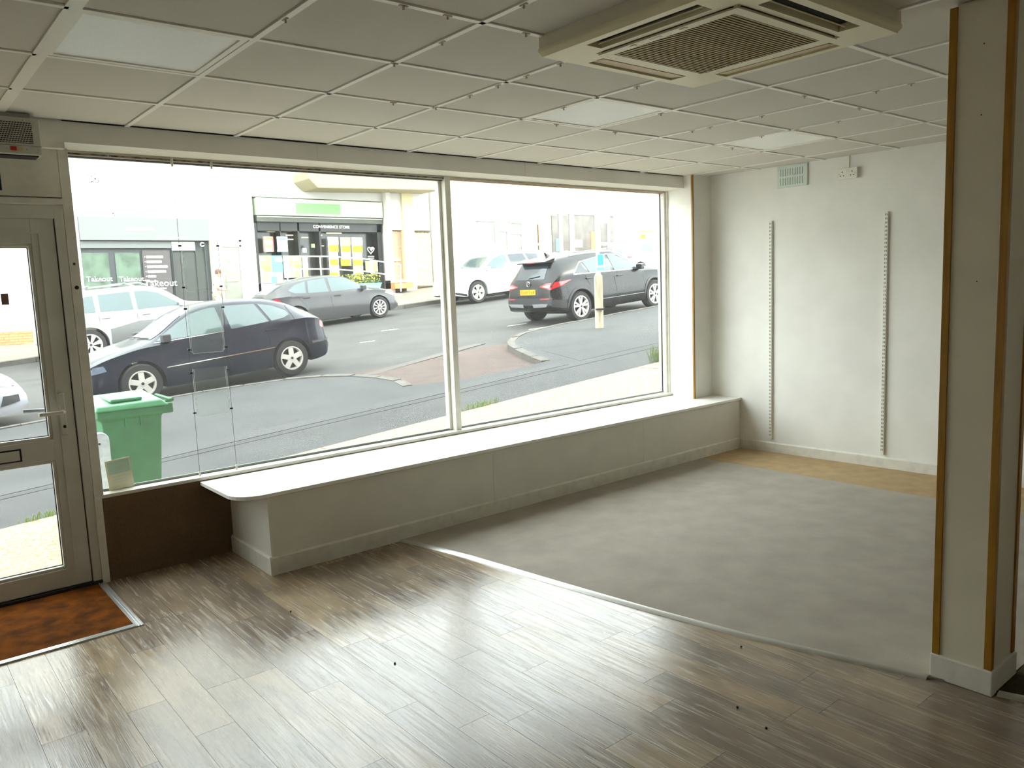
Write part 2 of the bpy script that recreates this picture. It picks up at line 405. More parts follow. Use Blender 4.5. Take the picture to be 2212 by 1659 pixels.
# ---- walls
def wx(y): return 6.315 + (4.633 - y) * 0.042
B(XL - 0.2, XL, YB - 0.2, WY + 0.2, -0.16, CH + 0.25).build('wall_left', m_wall, kind='structure')
B(XL, 7.0, YB - 0.2, YB, -0.16, CH + 0.25).build('wall_back', m_wall, kind='structure')
MB().prism([(wx(4.64), 4.64), (wx(YB), YB), (7.0, YB), (7.0, 5.3), (6.62, 5.3), (6.14, 5.075), (6.10, 5.0), (6.016, 4.633)], 'z', -0.16, CH + 0.025).build('wall_right', m_wall, kind='structure')
wf = bpy.data.objects.new('wall_front', None); COL.objects.link(wf); wf['kind'] = 'structure'; ORG[wf] = Vector((0, 0, 0))
B(0.931, 6.12, WY, 5.14, -0.35, 0.492).build('stall_riser', m_wall, wf)
B(XL, 0.0 - 0.08, WY, 5.25, -0.35, CH).build('wall_panel', m_wall, wf)
B(0.93, 6.13, 4.985, 5.1, 2.46, CH + 0.2).build('lintel', m_wall, wf)
B(XL, 0.93, 4.76, 5.3, 2.445, CH + 0.02).build('lintel', m_wall, wf)
m_brickout = M('shop_brick', (112, 84, 70), 0.8, var=0.1)
B(XL - 6, 16, 5.02, 5.3, CH + 0.26, 9.0).build('upper_wall', m_brickout, wf)
B(XL - 6, 16, 5.3, -4, CH + 0.27, CH + 0.45).build('floor_slab', m_brickout, wf)
B(7.0, 16, 5.02, 5.3, -0.3, CH + 0.26).build('neighbour_wall', m_brickout, wf)
B(XL - 6, XL - 0.2, 5.02, 5.3, -1, CH + 0.26).build('neighbour_wall', m_brickout, wf)
# bulkhead boxing above the window
tr = bpy.data.objects.new('trim_1', None); COL.objects.link(tr); tr['kind'] = 'structure'; ORG[tr] = Vector((0, 0, 0)); tr['label'] = 'white boxed bulkhead above the window'
B(XL, 6.1, 4.742, 4.765, 2.45, CH).build('fascia_board', m_wall, tr)
MB().prism([(4.765, 2.452), (4.985, 2.452), (4.985, 2.47), (4.765, 2.47)], 'x', 0.93, 6.1).build('soffit_board', M('soffit_paint', (226, 224, 214), 0.35), tr)
B(0.66, 0.93, 4.742, 4.79, 2.418, 2.45).build('lower_batten', m_frame, tr)
for x in (2.36, 4.1): B(x, x + 0.003, 4.7405, 4.744, 2.452, CH).build('joint', m_skirt, tr)
# wooden angle trim at the end of the window recess
B(6.004, 6.022, 4.618, 4.634, 0.487, CH - 0.004).build('trim_2', m_wood, kind='structure')
# skirtings
sk = MB(); a, b = 4.326, 0.3
sk.add([(wx(a), a, 0), (wx(b), b, 0), (wx(b) - 0.016, b, 0), (wx(a) - 0.016, a, 0), (wx(a), a, 0.098), (wx(b), b, 0.098), (wx(b) - 0.010, b, 0.098), (wx(a) - 0.010, a, 0.098),
        (wx(a) - 0.016, a, 0.088), (wx(b) - 0.016, b, 0.088)],
       [(0, 1, 2, 3), (3, 2, 9, 8), (8, 9, 6, 7), (7, 6, 5, 4), (0, 4, 5, 1)])
sk.build('baseboard_right', m_skirt, kind='structure')

# ---- shop window
def frame_part(parent, x0, x1, y0, y1, z0, z1, name, mat=m_frame): return B(x0, x1, y0, y1, z0, z1).build(name, mat, parent, bevel=0.002)
GYP = 5.05
w1 = bpy.data.objects.new('window_1', None); COL.objects.link(w1); w1['kind'] = 'structure'; w1['label'] = 'large dusty pane of the shop window next to the door'; ORG[w1] = Vector((0, 0, 0))
w2 = bpy.data.objects.new('window_2', None); COL.objects.link(w2); w2['kind'] = 'structure'; w2['label'] = 'dusty pane of the shop window next to the end wall'; ORG[w2] = Vector((0, 0, 0))
B(0.99, 3.50, GYP - 0.003, GYP + 0.003, 0.52, 2.425).build('pane', m_pane, w1)
B(3.56, 6.065, GYP - 0.003, GYP + 0.003, 0.52, 2.44).build('pane', m_pane, w2)
frame_part(w1, 0.931, 0.982, 4.95, 5.08, 0.512, 2.452, 'jamb')
B(0.982, 0.987, 5.0, 5.06, 0.52, 2.43).build('bead', m_wood, w1)
frame_part(w1, 0.932, 6.1, 4.945, 5.09, 0.492, 0.512, 'sill')
B(0.98, 3.505, 5.035, 5.044, 0.512, 0.527).build('glazing_bead', M('bead_grey', (150, 160, 155), 0.5), w1)
B(3.555, 6.06, 5.035, 5.044, 0.512, 0.527).build('glazing_bead', MATS['bead_grey'], w2)
B(1.0, 3.5, 5.028, 5.035, 0.5121, 0.5135).build('grime_line', m_grime, w1)
for w, a, b, zt in ((w1, 0.982, 3.50, 2.425), (w2, 3.55, 6.06, 2.435)):
    B(a, b, 4.99, 5.08, zt, 2.4525).build('head_rail', m_frame, w)
    B(a, b, 4.985, 4.99, zt + 0.006, 2.44).build('grime_strip', m_grime, w)
    B(a, b, 5.0, 5.045, zt - 0.004, zt).build('glazing_strip', m_black if w is w1 else m_wood, w)  # thin strip under the head rail, black on one pane, wood on the other
frame_part(w1, 3.502, 3.552, 4.975, 5.085, 0.512, 2.4525, 'mullion')
frame_part(w1, 3.478, 3.50, 5.03, 5.075, 0.515, 2.43, 'mullion_bead')
frame_part(w2, 6.052, 6.075, 4.99, 5.08, 0.512, 2.4525, 'jamb')
frame_part(w2, 6.075, 6.098, 4.972, 5.08, 0.5, 2.4525, 'jamb_lining', m_frame)
B(6.048, 6.052, 5.034, 5.045, 0.515, 2.43).build('glazing_strip', m_black, w2)
MB().prism([(6.10, 5.0), (6.016, 4.634), (6.012, 4.634), (6.096, 5.0)], 'z', 0.487, 2.30).build('reveal_panel', m_wall, w2)
# recess left of the display bench: carpet clad riser and white post
B(0.967, 1.70, 4.945, WY, 0.0, 0.492).build('trim_3', m_wallcarpet, kind='structure')['label'] = 'brown carpet cladding under the window'
B(0.928, 0.967, 4.93, 4.96, 0.0, 0.492).build('trim_4', m_frame, kind='structure', bevel=0.002)

# ---- entrance door
d1 = bpy.data.objects.new('door_1', None); COL.objects.link(d1); d1['kind'] = 'structure'; d1['label'] = 'white glazed entrance door with lever handle'; ORG[d1] = Vector((0, 0, 0))
DX0, DX1 = -0.03, 0.862
f = MB().box(0.884, 0.93, 4.95, 5.06, 0.0, 2.145).box(-0.08, 0.884, 4.95, 5.06, 2.075, 2.145).box(-0.08, -0.045, 4.95, 5.06, 0, 2.075)
f.build('door_frame', m_upvc, d1, bevel=0.004)
B(0.8795, 0.884, 4.98, 5.05, 0.02, 2.075).build('door_gap_strip', m_black, d1)  # black strip filling the gap between leaf and frame
leaf = MB()
y0, y1 = 4.962, 5.03
for a, b, c, d in ((DX0, DX0 + 0.1, 0.02, 2.0755), (0.765, 0.879, 0.02, 2.0755), (DX0 + 0.1, 0.765, 0.02, 0.125), (DX0 + 0.1, 0.765, 0.755, 0.87), (DX0 + 0.1, 0.765, 1.94, 2.0755)):
    leaf.box(a, b, y0, y1, c, d)
lf = leaf.build('door_leaf', m_upvc, d1, bevel=0.003)
B(0.80, 0.808, 4.955, 4.963, 0.07, 2.0).build('leaf_rib', m_upvc, d1)
B(DX0, 0.808, 4.955, 4.963, 1.995, 2.003).build('leaf_rib', m_upvc, d1)
for z0, z1 in ((0.125, 0.755), (0.87, 1.94)):
    fr = MB()
    for a, b, c, d in ((DX0 + 0.1, DX0 + 0.118, z0, z1), (0.747, 0.765, z0, z1), (DX0 + 0.118, 0.747, z0, z0 + 0.018), (DX0 + 0.118, 0.747, z1 - 0.018, z1)):
        fr.box(a, b, 4.968, 5.0, c, d)
    g_ = fr.build('glazing_frame', m_upvc, d1, bevel=0.004)
    fr = MB()
    for a, b, c, d in ((DX0 + 0.118, DX0 + 0.122, z0 + 0.018, z1 - 0.018), (0.743, 0.747, z0 + 0.018, z1 - 0.018), (DX0 + 0.122, 0.743, z0 + 0.018, z0 + 0.022), (DX0 + 0.122, 0.743, z1 - 0.022, z1 - 0.018)):
        fr.box(a, b, 4.99, 5.0, c, d)
    fr.build('gasket', m_black, d1)
    B(DX0 + 0.118, 0.747, 4.998, 5.006, z0 + 0.018, z1 - 0.018).build('door_pane', m_clear, d1)
lb = B(0.33, 0.605, 4.955, 4.963, 0.772, 0.842).build('letterbox', m_black, d1, bevel=0.002)
B(0.34, 0.595, 4.951, 4.957, 0.781, 0.834).build('letter_flap', m_upvc, lb)
hp = MB().box(0.805, 0.838, 4.95, 4.962, 0.885, 1.125).build('handle_plate', m_upvc, d1, bevel=0.008)
MB().tube([(0.822, 4.952, 1.02), (0.822, 4.915, 1.02), (0.815, 4.905, 1.02), (0.70, 4.905, 1.02)], 0.011, 10).build('door_handle', M('handle_white', (205, 198, 184), 0.3), d1, smooth=True)
MB().tube([(0.80, 5.03, 1.02), (0.80, 5.075, 1.02), (0.795, 5.082, 1.02), (0.65, 5.082, 1.03)], 0.011, 10).build('door_handle', M('handle_grey', (96, 98, 108), 0.3), d1, smooth=True)
MB().lathe([(0, 0), (0.008, 0), (0.008, 0.006), (0, 0.006)], (0.823, 4.945, 0.935), 'y', 12).build('keyhole', m_dark, hp)
for z in (1.108, 0.9): MB().lathe([(0, 0), (0.004, 0), (0.004, 0.002), (0, 0.002)], (0.822, 4.9485, z), 'y', 8).build('screw', m_clip, hp)
B(0.60, 0.634, 4.994, 4.9975, 1.62, 1.68).build('window_sticker', M('sticker_brown', (122, 96, 80), 0.7), d1)
# panel above the door
tp = bpy.data.objects.new('trim_5', None); COL.objects.link(tp); tp['kind'] = 'structure'; tp['label'] = 'boarded fanlight panel above the door'; ORG[tp] = Vector((0, 0, 0))
MB().box(-0.08, 0.93, 4.952, 5.02, 2.19, 2.45).box(-0.08, 0.93, 4.99, 5.02, 2.178, 2.19).build('panel', m_frame, tp)
B(-0.08, 0.93, 4.935, 5.03, 2.15, 2.182).build('transom_bar', m_frame, tp, bevel=0.003)
fr = MB().box(0.2, 0.668, 4.945, 4.953, 2.205, 2.35)
fr.build('vent_frame', m_frame, tp); B(0.21, 0.655, 4.940, 4.946, 2.215, 2.345).build('vent_glass', M('dark_vent', (26, 44, 44), 0.3), tp)
for z, r in ((1.83, 0.007), (1.70, 0.011)):
    MB().lathe([(0, 0), (r, 0), (r * 0.9, -0.003), (0, -0.003)], (0.957, 4.9495, z), 'y', 14).build('bolt_hole', m_black, w1)

# ---- warm air heater above the door
ht = thing('over_door_heater', 'white metal warm air heater with mesh grille above the entrance door', 'heater', (0.4, 4.68, 2.36))
m_metalw = M('heater_enamel', (196, 196, 186), 0.4)
B(0.0, 0.806, 4.63, 4.745, 2.355, 2.535).build('heater_casing', m_metalw, ht, bevel=0.006)
B(0.0, 0.77, 4.64, 4.744, 2.535, 2.556).build('mounting_rail', M('rail_grey', (150, 150, 142), 0.5), ht)
B(0.05, 0.77, 4.626, 4.632, 2.41, 2.515).build('grille_plate', M('mesh_dark', (60, 62, 58), 0.6), ht)
gm = MB()
for i in range(11):
    z = 2.413 + i * 0.0098
    gm.box(0.05, 0.77, 4.622, 4.627, z, z + 0.003)
for i in range(60):
    x = 0.055 + i * 0.012
    gm.obox((x, 4.6245, 2.4625), (0.0022, 0.004, 0.112), Matrix.Rotation(0.35, 3, 'Y'))
gm.build('grille_mesh', m_metalw, ht)['kind'] = 'stuff'
B(0.0, 0.806, 4.6275, 4.631, 2.397, 2.4).build('panel_seam', M('rail_grey', (150, 150, 142)), ht)
B(0.668, 0.695, 4.622, 4.632, 2.372, 2.392).build('rocker_switch', M('switch_red', (170, 22, 28), 0.3), ht, bevel=0.002)
B(0.697, 0.722, 4.626, 4.632, 2.372, 2.392).build('rating_label', M('label_cream', (196, 182, 140), 0.6), ht)
for x, z in ((0.655, 2.382), (0.74, 2.382), (0.79, 2.382), (0.735, 2.525)):
    MB().lathe([(0, 0), (0.004, 0), (0.003, -0.003), (0, -0.003)], (x, 4.63, z), 'y', 8).build('screw', m_clip, ht)
B(0.02, 0.79, 4.64, 4.74, 2.349, 2.355).build('outlet_slot', m_black, ht)

# ---- display bench
bn = thing('display_bench', 'long white laminate display bench running under the shop window', 'bench', (4.0, 4.6, 0))
cr = [(1.523, 4.944), (6.082, 4.944), (6.011, 4.631), (6.313, 4.631), (6.325, 4.322)]
n = 10; r_ = 0.16
arc = [(1.523 + r_ - r_ * math.sin(a), 4.322 + r_ - r_ * math.cos(a)) for a in np.linspace(0, math.pi / 2, n)]
MB().prism(cr + arc, 'z', 0.464, 0.4865).build('bench_top', m_benchtop, bn, bevel=0.0015)
for a, b in ((1.7165, 3.35), (3.352, 4.95), (4.952, 6.322)):
    B(a, b, 4.337, 4.352, 0.0, 0.459).build('front_panel', m_bench, bn)
B(1.70, 1.716, 4.337, 4.945, 0.0, 0.4635).build('end_panel', m_bench, bn)
MB().prism([(4.337, 0), (4.322, 0), (4.322, 0.098), (4.330, 0.108), (4.337, 0.108)], 'x', 1.685, 6.312).build('bench_skirting', m_skirt, bn)
MB().prism([(1.70, 0), (1.685, 0), (1.685, 0.098), (1.693, 0.108), (1.70, 0.108)], 'y', 4.3375, 4.945).build('bench_skirting', m_skirt, bn)

# ---- pillar
pl = bpy.data.objects.new('column', None); COL.objects.link(pl); pl['kind'] = 'structure'; pl['label'] = 'square cream boarded column with orange wood corner trims'; ORG[pl] = Vector((0, 0, 0))
m_board = M('cream_board', (222, 215, 196), 0.5, var=0.04, vscale=4)
X0, X1, Y0, Y1 = 3.160, 3.388, 1.067, 1.268
B(X0, X1, Y0, Y1, 0.0, 2.545).build('column_core', m_board, pl)
tw = 0.02
for cx, cy, sx, sy in ((X0, Y0, -1, -1), (X0, Y1, -1, 1), (X1, Y0, 1, -1), (X1, Y1, 1, 1)):
    q = MB()
    q.prism([(cx + sx * 0.007, cy + sy * 0.007), (cx - sx * tw, cy + sy * 0.007), (cx - sx * tw, cy - sy * 0.002), (cx - sx * 0.002, cy - sy * 0.002), (cx - sx * 0.002, cy - sy * tw), (cx + sx * 0.007, cy - sy * tw)], 'z', 0.1, 2.545)
    q.build('corner_trim', m_wood, pl, bevel=0.0015)
q = MB().prism([(X0 - 0.014, Y0 - 0.014), (X1 + 0.014, Y0 - 0.014), (X1 + 0.014, Y1 + 0.012), (X0 - 0.014, Y1 + 0.012)], 'z', 0, 0.1)
q.build('column_skirting', m_skirt, pl, bevel=0.005)
B(X0 + 0.012, X1 - 0.012, Y0 + 0.012, Y1 - 0.012, 2.545, 2.556).build('column_neck', m_board, pl)
for u, v in ((2126, 94), (2120, 248), (2110, 608)):
    p = at_x(u, v, X0)
    MB().lathe([(0, 0), (0.0025, 0), (0.002, -0.001), (0, -0.001)], p, 'x', 8).build('nail_hole', m_dark, pl)

# ---- end wall fittings
def endwall(u, v): 
    y = 3.6
    for _ in range(6):
        p = at_x(u, v, wx(y)); y = p[1]
    return p
vg = thing('vent_grille', 'pale green-grey slotted ventilation grille high on the end wall', 'vent', (wx(3.815), 3.815, 2.37))
m_vent = M('vent_plastic', (204, 214, 206), 0.5)
xw = wx(3.815) + 0.004
fr = MB(); ya, yb, za, zb = 3.675, 3.957, 2.368, 2.55
ncol = 10; rows = [(za + 0.022, za + 0.082), (za + 0.098, zb - 0.024)]
ysl = [ya + 0.04 + i * (yb - ya - 0.075) / 9.0 for i in range(ncol)]
prev = ya
for yy in ysl: fr.box(xw - 0.016, xw, prev, yy, za, zb); prev = yy + 0.0055
fr.box(xw - 0.016, xw, prev, yb, za, zb)
for yy in ysl:
    fr.box(xw - 0.016, xw, yy, yy + 0.0055, za, rows[0][0]); fr.box(xw - 0.016, xw, yy, yy + 0.0055, rows[0][1], rows[1][0]); fr.box(xw - 0.016, xw, yy, yy + 0.0055, rows[1][1], zb)
fr.build('grille_plate', m_vent, vg)
B(xw - 0.004, xw + 0.001, ya + 0.01, yb - 0.01, za + 0.01, zb - 0.01).build('dark_void', M('void_grey', (112, 110, 98), 0.8), vg)
B(xw - 0.019, xw - 0.015, 3.80, 3.835, 2.448, 2.470).build('slider_knob', m_vent, vg)

so = thing('wall_socket', 'white double power socket with conduit near the top of the end wall', 'socket', (wx(3.32), 3.32, 2.375))
xs_ = wx(3.32) + 0.004; m_sock = M('socket_white', (226, 224, 214), 0.3)
B(xs_ - 0.034, xs_, 3.238, 3.398, 2.374, 2.458).build('back_box', m_sock, so, bevel=0.003)
fp = B(xs_ - 0.043, xs_ - 0.034, 3.236, 3.400, 2.372, 2.460).build('face_plate', m_sock, so, bevel=0.003)
for yc in (3.36, 3.276):
    for dy, dz, w, h in ((0, 0.018, 0.006, 0.011), (0.013, -0.012, 0.010, 0.006), (-0.013, -0.012, 0.010, 0.006)):
        B(xs_ - 0.0445, xs_ - 0.042, yc + dy - w / 2, yc + dy + w / 2, 2.412 + dz - h / 2, 2.412 + dz + h / 2).build('pin_hole', m_black, fp)
for yc in (3.326, 3.310): B(xs_ - 0.047, xs_ - 0.042, yc - 0.005, yc + 0.005, 2.428, 2.446).build('rocker', m_sock, fp)
for yc in (3.386, 3.25): MB().lathe([(0, 0), (0.003, 0), (0, -0.002)], (xs_ - 0.0435, yc, 2.416), 'x', 8).build('screw', m_dark, fp)
B(xs_ - 0.016, xs_ + 0.002, 3.316, 3.334, 2.458, CH + 0.005).build('conduit', m_sock, so)

for yy, z0, z1, lb in ((4.013, 0.130, 2.094, 'white twin-slot shelf upright on the end wall nearer the window'), (3.006, 0.122, 2.083, 'white twin-slot shelf upright on the end wall nearer the pillar')):
    st = thing('shelf_upright', lb, 'shelf upright', (wx(yy), yy, z0), 'shelf uprights on the end wall')
    x = wx(yy) + 0.001
    MB().box(x - 0.024, x, yy - 0.0135, yy + 0.0135, z0, z1).build('channel', M('upright_white', (224, 222, 212), 0.35), st, bevel=0.002)
    sl = MB(); k = 61; pitch = (z1 - z0 - 0.03) / k
    for i in range(k):
        zc = z0 + 0.018 + (i + 0.4) * pitch
        for dy in (-0.0058, 0.0058):
            sl.box(x - 0.0248, x - 0.0235, yy + dy - 0.0022, yy + dy + 0.0022, zc, zc + 0.0155)
    o = sl.build('slots', M('slot_dark', (84, 80, 70), 0.8), st); o['kind'] = 'stuff'
# scuff on the wall
# ---- hanging poster wires with acrylic pockets
m_wire = M('steel_wire', (52, 52, 52), 0.6)
m_hook = M('hook_plastic', (214, 210, 196), 0.4)
m_clipb = M('clip_black', (20, 20, 22), 0.4)
for x, lb in ((1.539, 'thin steel poster cable strung in front of the window nearer the door'), (1.771, 'thin steel poster cable strung in front of the window beside the bench corner')):
    t = thing('poster_cable', lb, 'cable', (x, 4.985, 0.512), 'poster cables in the window')
    MB().tube([(x, 4.985, 0.515), (x, 4.985, 2.43)], 0.0012, 6).build('wire', m_wire, t)
    MB().lathe([(0, 0), (0.006, 0), (0.006, 0.03), (0.003, 0.034), (0, 0.034)], (x, 4.985, 0.512), 'z', 10).build('anchor', m_hook, t, smooth=True)
    MB().lathe([(0, 0), (0.006, 0.002), (0.008, 0.02), (0.008, 0.056), (0, 0.056)], (x, 4.985, 2.396), 'z', 10).build('anchor', m_hook, t, smooth=True)
m_acr = glass_mat('acrylic', 0.004, (0.97, 0.98, 0.97))
m_acredge = M('acrylic_edge', (226, 232, 230), 0.2)
for z0, lb in ((1.657, 'clear acrylic poster pocket on the cables, topmost of three'), (1.278, 'clear acrylic poster pocket on the cables, middle of three'), (0.886, 'clear acrylic poster pocket on the cables, lowest of three')):
    t = thing('acrylic_pocket', lb, 'poster holder', (1.655, 4.985, z0), 'acrylic pockets on cables')
    x0, x1, z1 = 1.551, 1.760, z0 + 0.297
    c_ = 0.012
    poly = [(x0 + c_, z0), (x1 - c_, z0), (x1 - c_, z0 + c_), (x1, z0 + c_), (x1, z1), (x0, z1), (x0, z0 + c_), (x0 + c_, z0 + c_)]
    for y in (4.981, 4.988): MB().prism(poly, 'y', y, y + 0.0015).build('acrylic_sheet', m_acr, t)
    e = MB()
    for i in range(len(poly)):
        a, b = poly[i], poly[(i + 1) % len(poly)]
        if i == 4: continue
        e.tube([(a[0], 4.985, a[1]), (b[0], 4.985, b[1])], 0.0011, 5)
    e.tube([(x0 + 0.008, 4.985, z0 + 0.01), (x0 + 0.008, 4.985, z1)], 0.0009, 5).tube([(x1 - 0.008, 4.985, z0 + 0.01), (x1 - 0.008, 4.985, z1)], 0.0009, 5)
    e.build('polished_edge', m_acredge, t)
    for x in (1.541, 1.769):
        for z in (z0 + 0.026, z1 - 0.022):
            B(x - 0.009, x + 0.009, 4.980, 4.991, z - 0.005, z + 0.005).build('cable_clip', m_clipb, t, bevel=0.001)
hk = MB().tube([(1.19, 4.975, 2.452), (1.19, 4.975, 2.43), (1.192, 4.972, 2.424), (1.198, 4.97, 2.424), (1.2, 4.97, 2.432)], 0.002, 6).build('ceiling_hook', m_hook)
tag(hk, 'small clear plastic hook under the bulkhead near the door post', 'hook', 'hooks under the bulkhead')
for x, lb in ((3.67, 'small white wire hook under the bulkhead just past the mullion'), (6.0, 'small white wire hook under the bulkhead at the far window jamb')):
    hk = MB().tube([(x, 4.975, 2.454), (x, 4.972, 2.436), (x + 0.004, 4.97, 2.428), (x + 0.01, 4.97, 2.43), (x + 0.011, 4.97, 2.438)], 0.0022, 6).build('ceiling_hook', m_hook)
    tag(hk, lb, 'hook', 'hooks under the bulkhead')
# notice card leaning on the glass
nc = thing('notice_card', 'small cream notice card with a mint green box standing on the window sill', 'card', (1.094, 5.02, 0.513))
rot = Matrix.Rotation(math.radians(-4), 3, 'Y')
MB().obox((1.094, 5.028, 0.604), (0.138, 0.002, 0.178), rot).build('card', M('card_cream', (232, 230, 206), 0.8), nc)
MB().obox((1.092, 5.0265, 0.646), (0.118, 0.001, 0.075), rot).build('mint_box', M('card_mint', (186, 216, 196), 0.8), nc)
lines = MB()
for i in range(5): lines.obox((1.112, 5.0258, 0.668 - i * 0.012), (0.06 - 0.007 * (i % 3), 0.0006, 0.003), rot)
for i in range(3): lines.obox((1.10, 5.0268, 0.59 - i * 0.016), (0.1 - 0.014 * i, 0.0006, 0.005), rot)
lines.build('faded_print', M('card_print', (214, 224, 206), 0.8), nc)['kind'] = 'stuff'
# torn sticker remains on the glass
m_st = M('sticker_rest', (90, 70, 40), 0.7)
for cu, cv, n_, s_, lb in ((204, 383, 16, 0.05, 'flaky remains of a sticker high on the window glass'), (247, 462, 4, 0.016, 'small torn brown scrap of tape on the window glass')):
    c = at_y(cu, cv, 5.04); q = MB()
    for i in range(n_):
        a = random.uniform(0, 6.28); r = s_ * random.uniform(0.1, 0.8)
        q.obox((c[0] + r * math.cos(a), 5.0462, c[2] + r * math.sin(a) * 0.9), (random.uniform(0.003, 0.012), 0.001, random.uniform(0.002, 0.006)), Matrix.Rotation(random.uniform(0, 3), 3, 'Y'))
    tag(q.build('sticker_residue', m_st), lb, 'sticker residue')

# ---- air conditioning cassette
ac = thing('ceiling_cassette', 'yellowed square ceiling air conditioner cassette with slatted intake grille', 'air conditioner', (2.6, 1.88, 2.47))
m_ac = M('aged_abs', (226, 219, 188), 0.4, var=0.05, vscale=3)
m_acw = M('casing_white', (214, 208, 192), 0.5)
m_slot = M('louvre_dark', (22, 20, 18), 0.7)
ax0, ax1, ay0, ay1 = 2.122, 3.072, 1.405, 2.355
B(ax0 + 0.004, ax1 - 0.004, ay0 + 0.004, ay1 - 0.004, 2.512, CH + 0.02).build('spacer_casing', m_acw, ac)
pn = MB()
def ring(i, z): return [(ax0 + i, ay0 + i, z), (ax1 - i, ay0 + i, z), (ax1 - i, ay1 - i, z), (ax0 + i, ay1 - i, z)]
# panel built as a frame with four outlet slots left open
zp0, zp1 = 2.482, 2.512
ix0, ix1, iy0, iy1 = 2.277, 2.915, 1.562, 2.198   # intake frame
sl = [(2.168, 2.248, 1.64, 2.14), (2.946, 3.026, 1.62, 2.14), (2.34, 2.85, 1.452, 1.534), (2.345, 2.86, 2.226, 2.308)]
for (a, b, c, d) in ((ax0 + 0.012, sl[0][0], ay0 + 0.012, ay1 - 0.012), (sl[0][1], ix0, ay0 + 0.012, ay1 - 0.012), (ix1, sl[1][0], ay0 + 0.012, ay1 - 0.012), (sl[1][1], ax1 - 0.012, ay0 + 0.012, ay1 - 0.012),
                     (sl[0][0], sl[0][1], ay0 + 0.012, sl[0][2]), (sl[0][0], sl[0][1], sl[0][3], ay1 - 0.012), (sl[1][0], sl[1][1], ay0 + 0.012, sl[1][2]), (sl[1][0], sl[1][1], sl[1][3], ay1 - 0.012),
                     (ix0, ix1, ay0 + 0.012, sl[2][2]), (ix0, ix1, sl[2][3], iy0), (ix0, sl[2][0], sl[2][2], sl[2][3]), (sl[2][1], ix1, sl[2][2], sl[2][3]),
                     (ix0, ix1, iy1, sl[3][2]), (ix0, ix1, sl[3][3], ay1 - 0.012), (ix0, sl[3][0], sl[3][2], sl[3][3]), (sl[3][1], ix1, sl[3][2], sl[3][3])):
    pn.box(a, b, c, d, zp0, zp1)
pn.build('front_panel', m_ac, ac)
rim = MB(); o_, i_ = ring(0, 2.512), ring(0.012, 2.482); o2 = ring(0, 2.500)
rim.add(o_ + o2 + i_, [(k, (k + 1) % 4, 4 + (k + 1) % 4, 4 + k) for k in range(4)] + [(4 + k, 4 + (k + 1) % 4, 8 + (k + 1) % 4, 8 + k) for k in range(4)])
rim.build('panel_rim', m_ac, ac, bevel=0.004)
B(ax0 + 0.02, ax1 - 0.02, ay0 + 0.02, ay1 - 0.02, 2.508, 2.511).build('duct_void', m_slot, ac)
for i, (a, b, c, d) in enumerate(sl):
    lng = b - a < d - c
    if i in (0, 2):
        if lng: MB().obox(((a + b) / 2 + 0.012, (c + d) / 2, 2.492), (0.004, d - c - 0.03, 0.011), Matrix.Rotation(0.9, 3, 'Y')).build('louvre', m_ac, ac)
        else: MB().obox(((a + b) / 2, (c + d) / 2 + 0.012, 2.492), (b - a - 0.03, 0.004, 0.011), Matrix.Rotation(-0.9, 3, 'X')).build('louvre', m_ac, ac)
    else:
        if lng: MB().obox(((a + b) / 2, (c + d) / 2, 2.488), (b - a - 0.006, d - c - 0.02, 0.006), Matrix.Rotation(-0.12, 3, 'Y')).build('flap', M('flap_beige', (196, 178, 140), 0.5), ac)
        else: MB().obox(((a + b) / 2, (c + d) / 2, 2.488), (b - a - 0.02, d - c - 0.006, 0.006), Matrix.Rotation(0.12, 3, 'X')).build('flap', M('flap_beige', (196, 178, 140), 0.5), ac)
gx0, gx1, gy0, gy1 = 2.326, 2.862, 1.612, 2.148
def rrect(x0, x1, y0, y1, r, n=6):
    P = []
    for cx, cy, a0 in ((x1 - r, y1 - r, 0), (x0 + r, y1 - r, 90), (x0 + r, y0 + r, 180), (x1 - r, y0 + r, 270)):
        for k in range(n + 1):
            a = math.radians(a0 + 90 * k / n); P.append((cx + r * math.cos(a), cy + r * math.sin(a)))
    return P
fr = MB()
for a, b, c, d in ((ix0 + 0.008, gx0, iy0 + 0.008, iy1 - 0.008), (gx1, ix1 - 0.008, iy0 + 0.008, iy1 - 0.008), (gx0, gx1, iy0 + 0.008, gy0), (gx0, gx1, gy1, iy1 - 0.008)):
    fr.box(a, b, c, d, 2.474, 2.49)
ifr = fr.build('intake_frame', m_ac, ac)
MB().tube([(x, y, 2.4815) for x, y in rrect(ix0 + 0.004, ix1 - 0.004, iy0 + 0.004, iy1 - 0.004, 0.04)], 0.0022, 5, closed=True).build('frame_seam', M('seam_brown', (70, 58, 36), 0.7), ac)
B(gx0, gx1, gy0, gy1, 2.486, 2.489).build('filter', M('filter_brown', (66, 56, 32), 0.9, var=0.3, vscale=9), ac)
for k in range(34):
    y = gy0 + (k + 0.5) * (gy1 - gy0) / 34
    B(gx0, gx1, y - 0.0036, y + 0.0036, 2.4745, 2.484).build('intake_slat', M('slat_beige', (158, 146, 98), 0.5), ac)
for x, y, w, h in ((2.302, 1.80, 0.006, 0.014), (2.302, 2.03, 0.006, 0.012)):
    B(x - w, x + w, y - h, y + h, 2.472, 2.475).build('release_catch', M('catch_beige', (206, 190, 146), 0.4), ifr)
B(2.297, 2.307, 1.90, 1.95, 2.4728, 2.475).build('maker_badge', M('badge_grey', (196, 192, 180), 0.4), ifr)
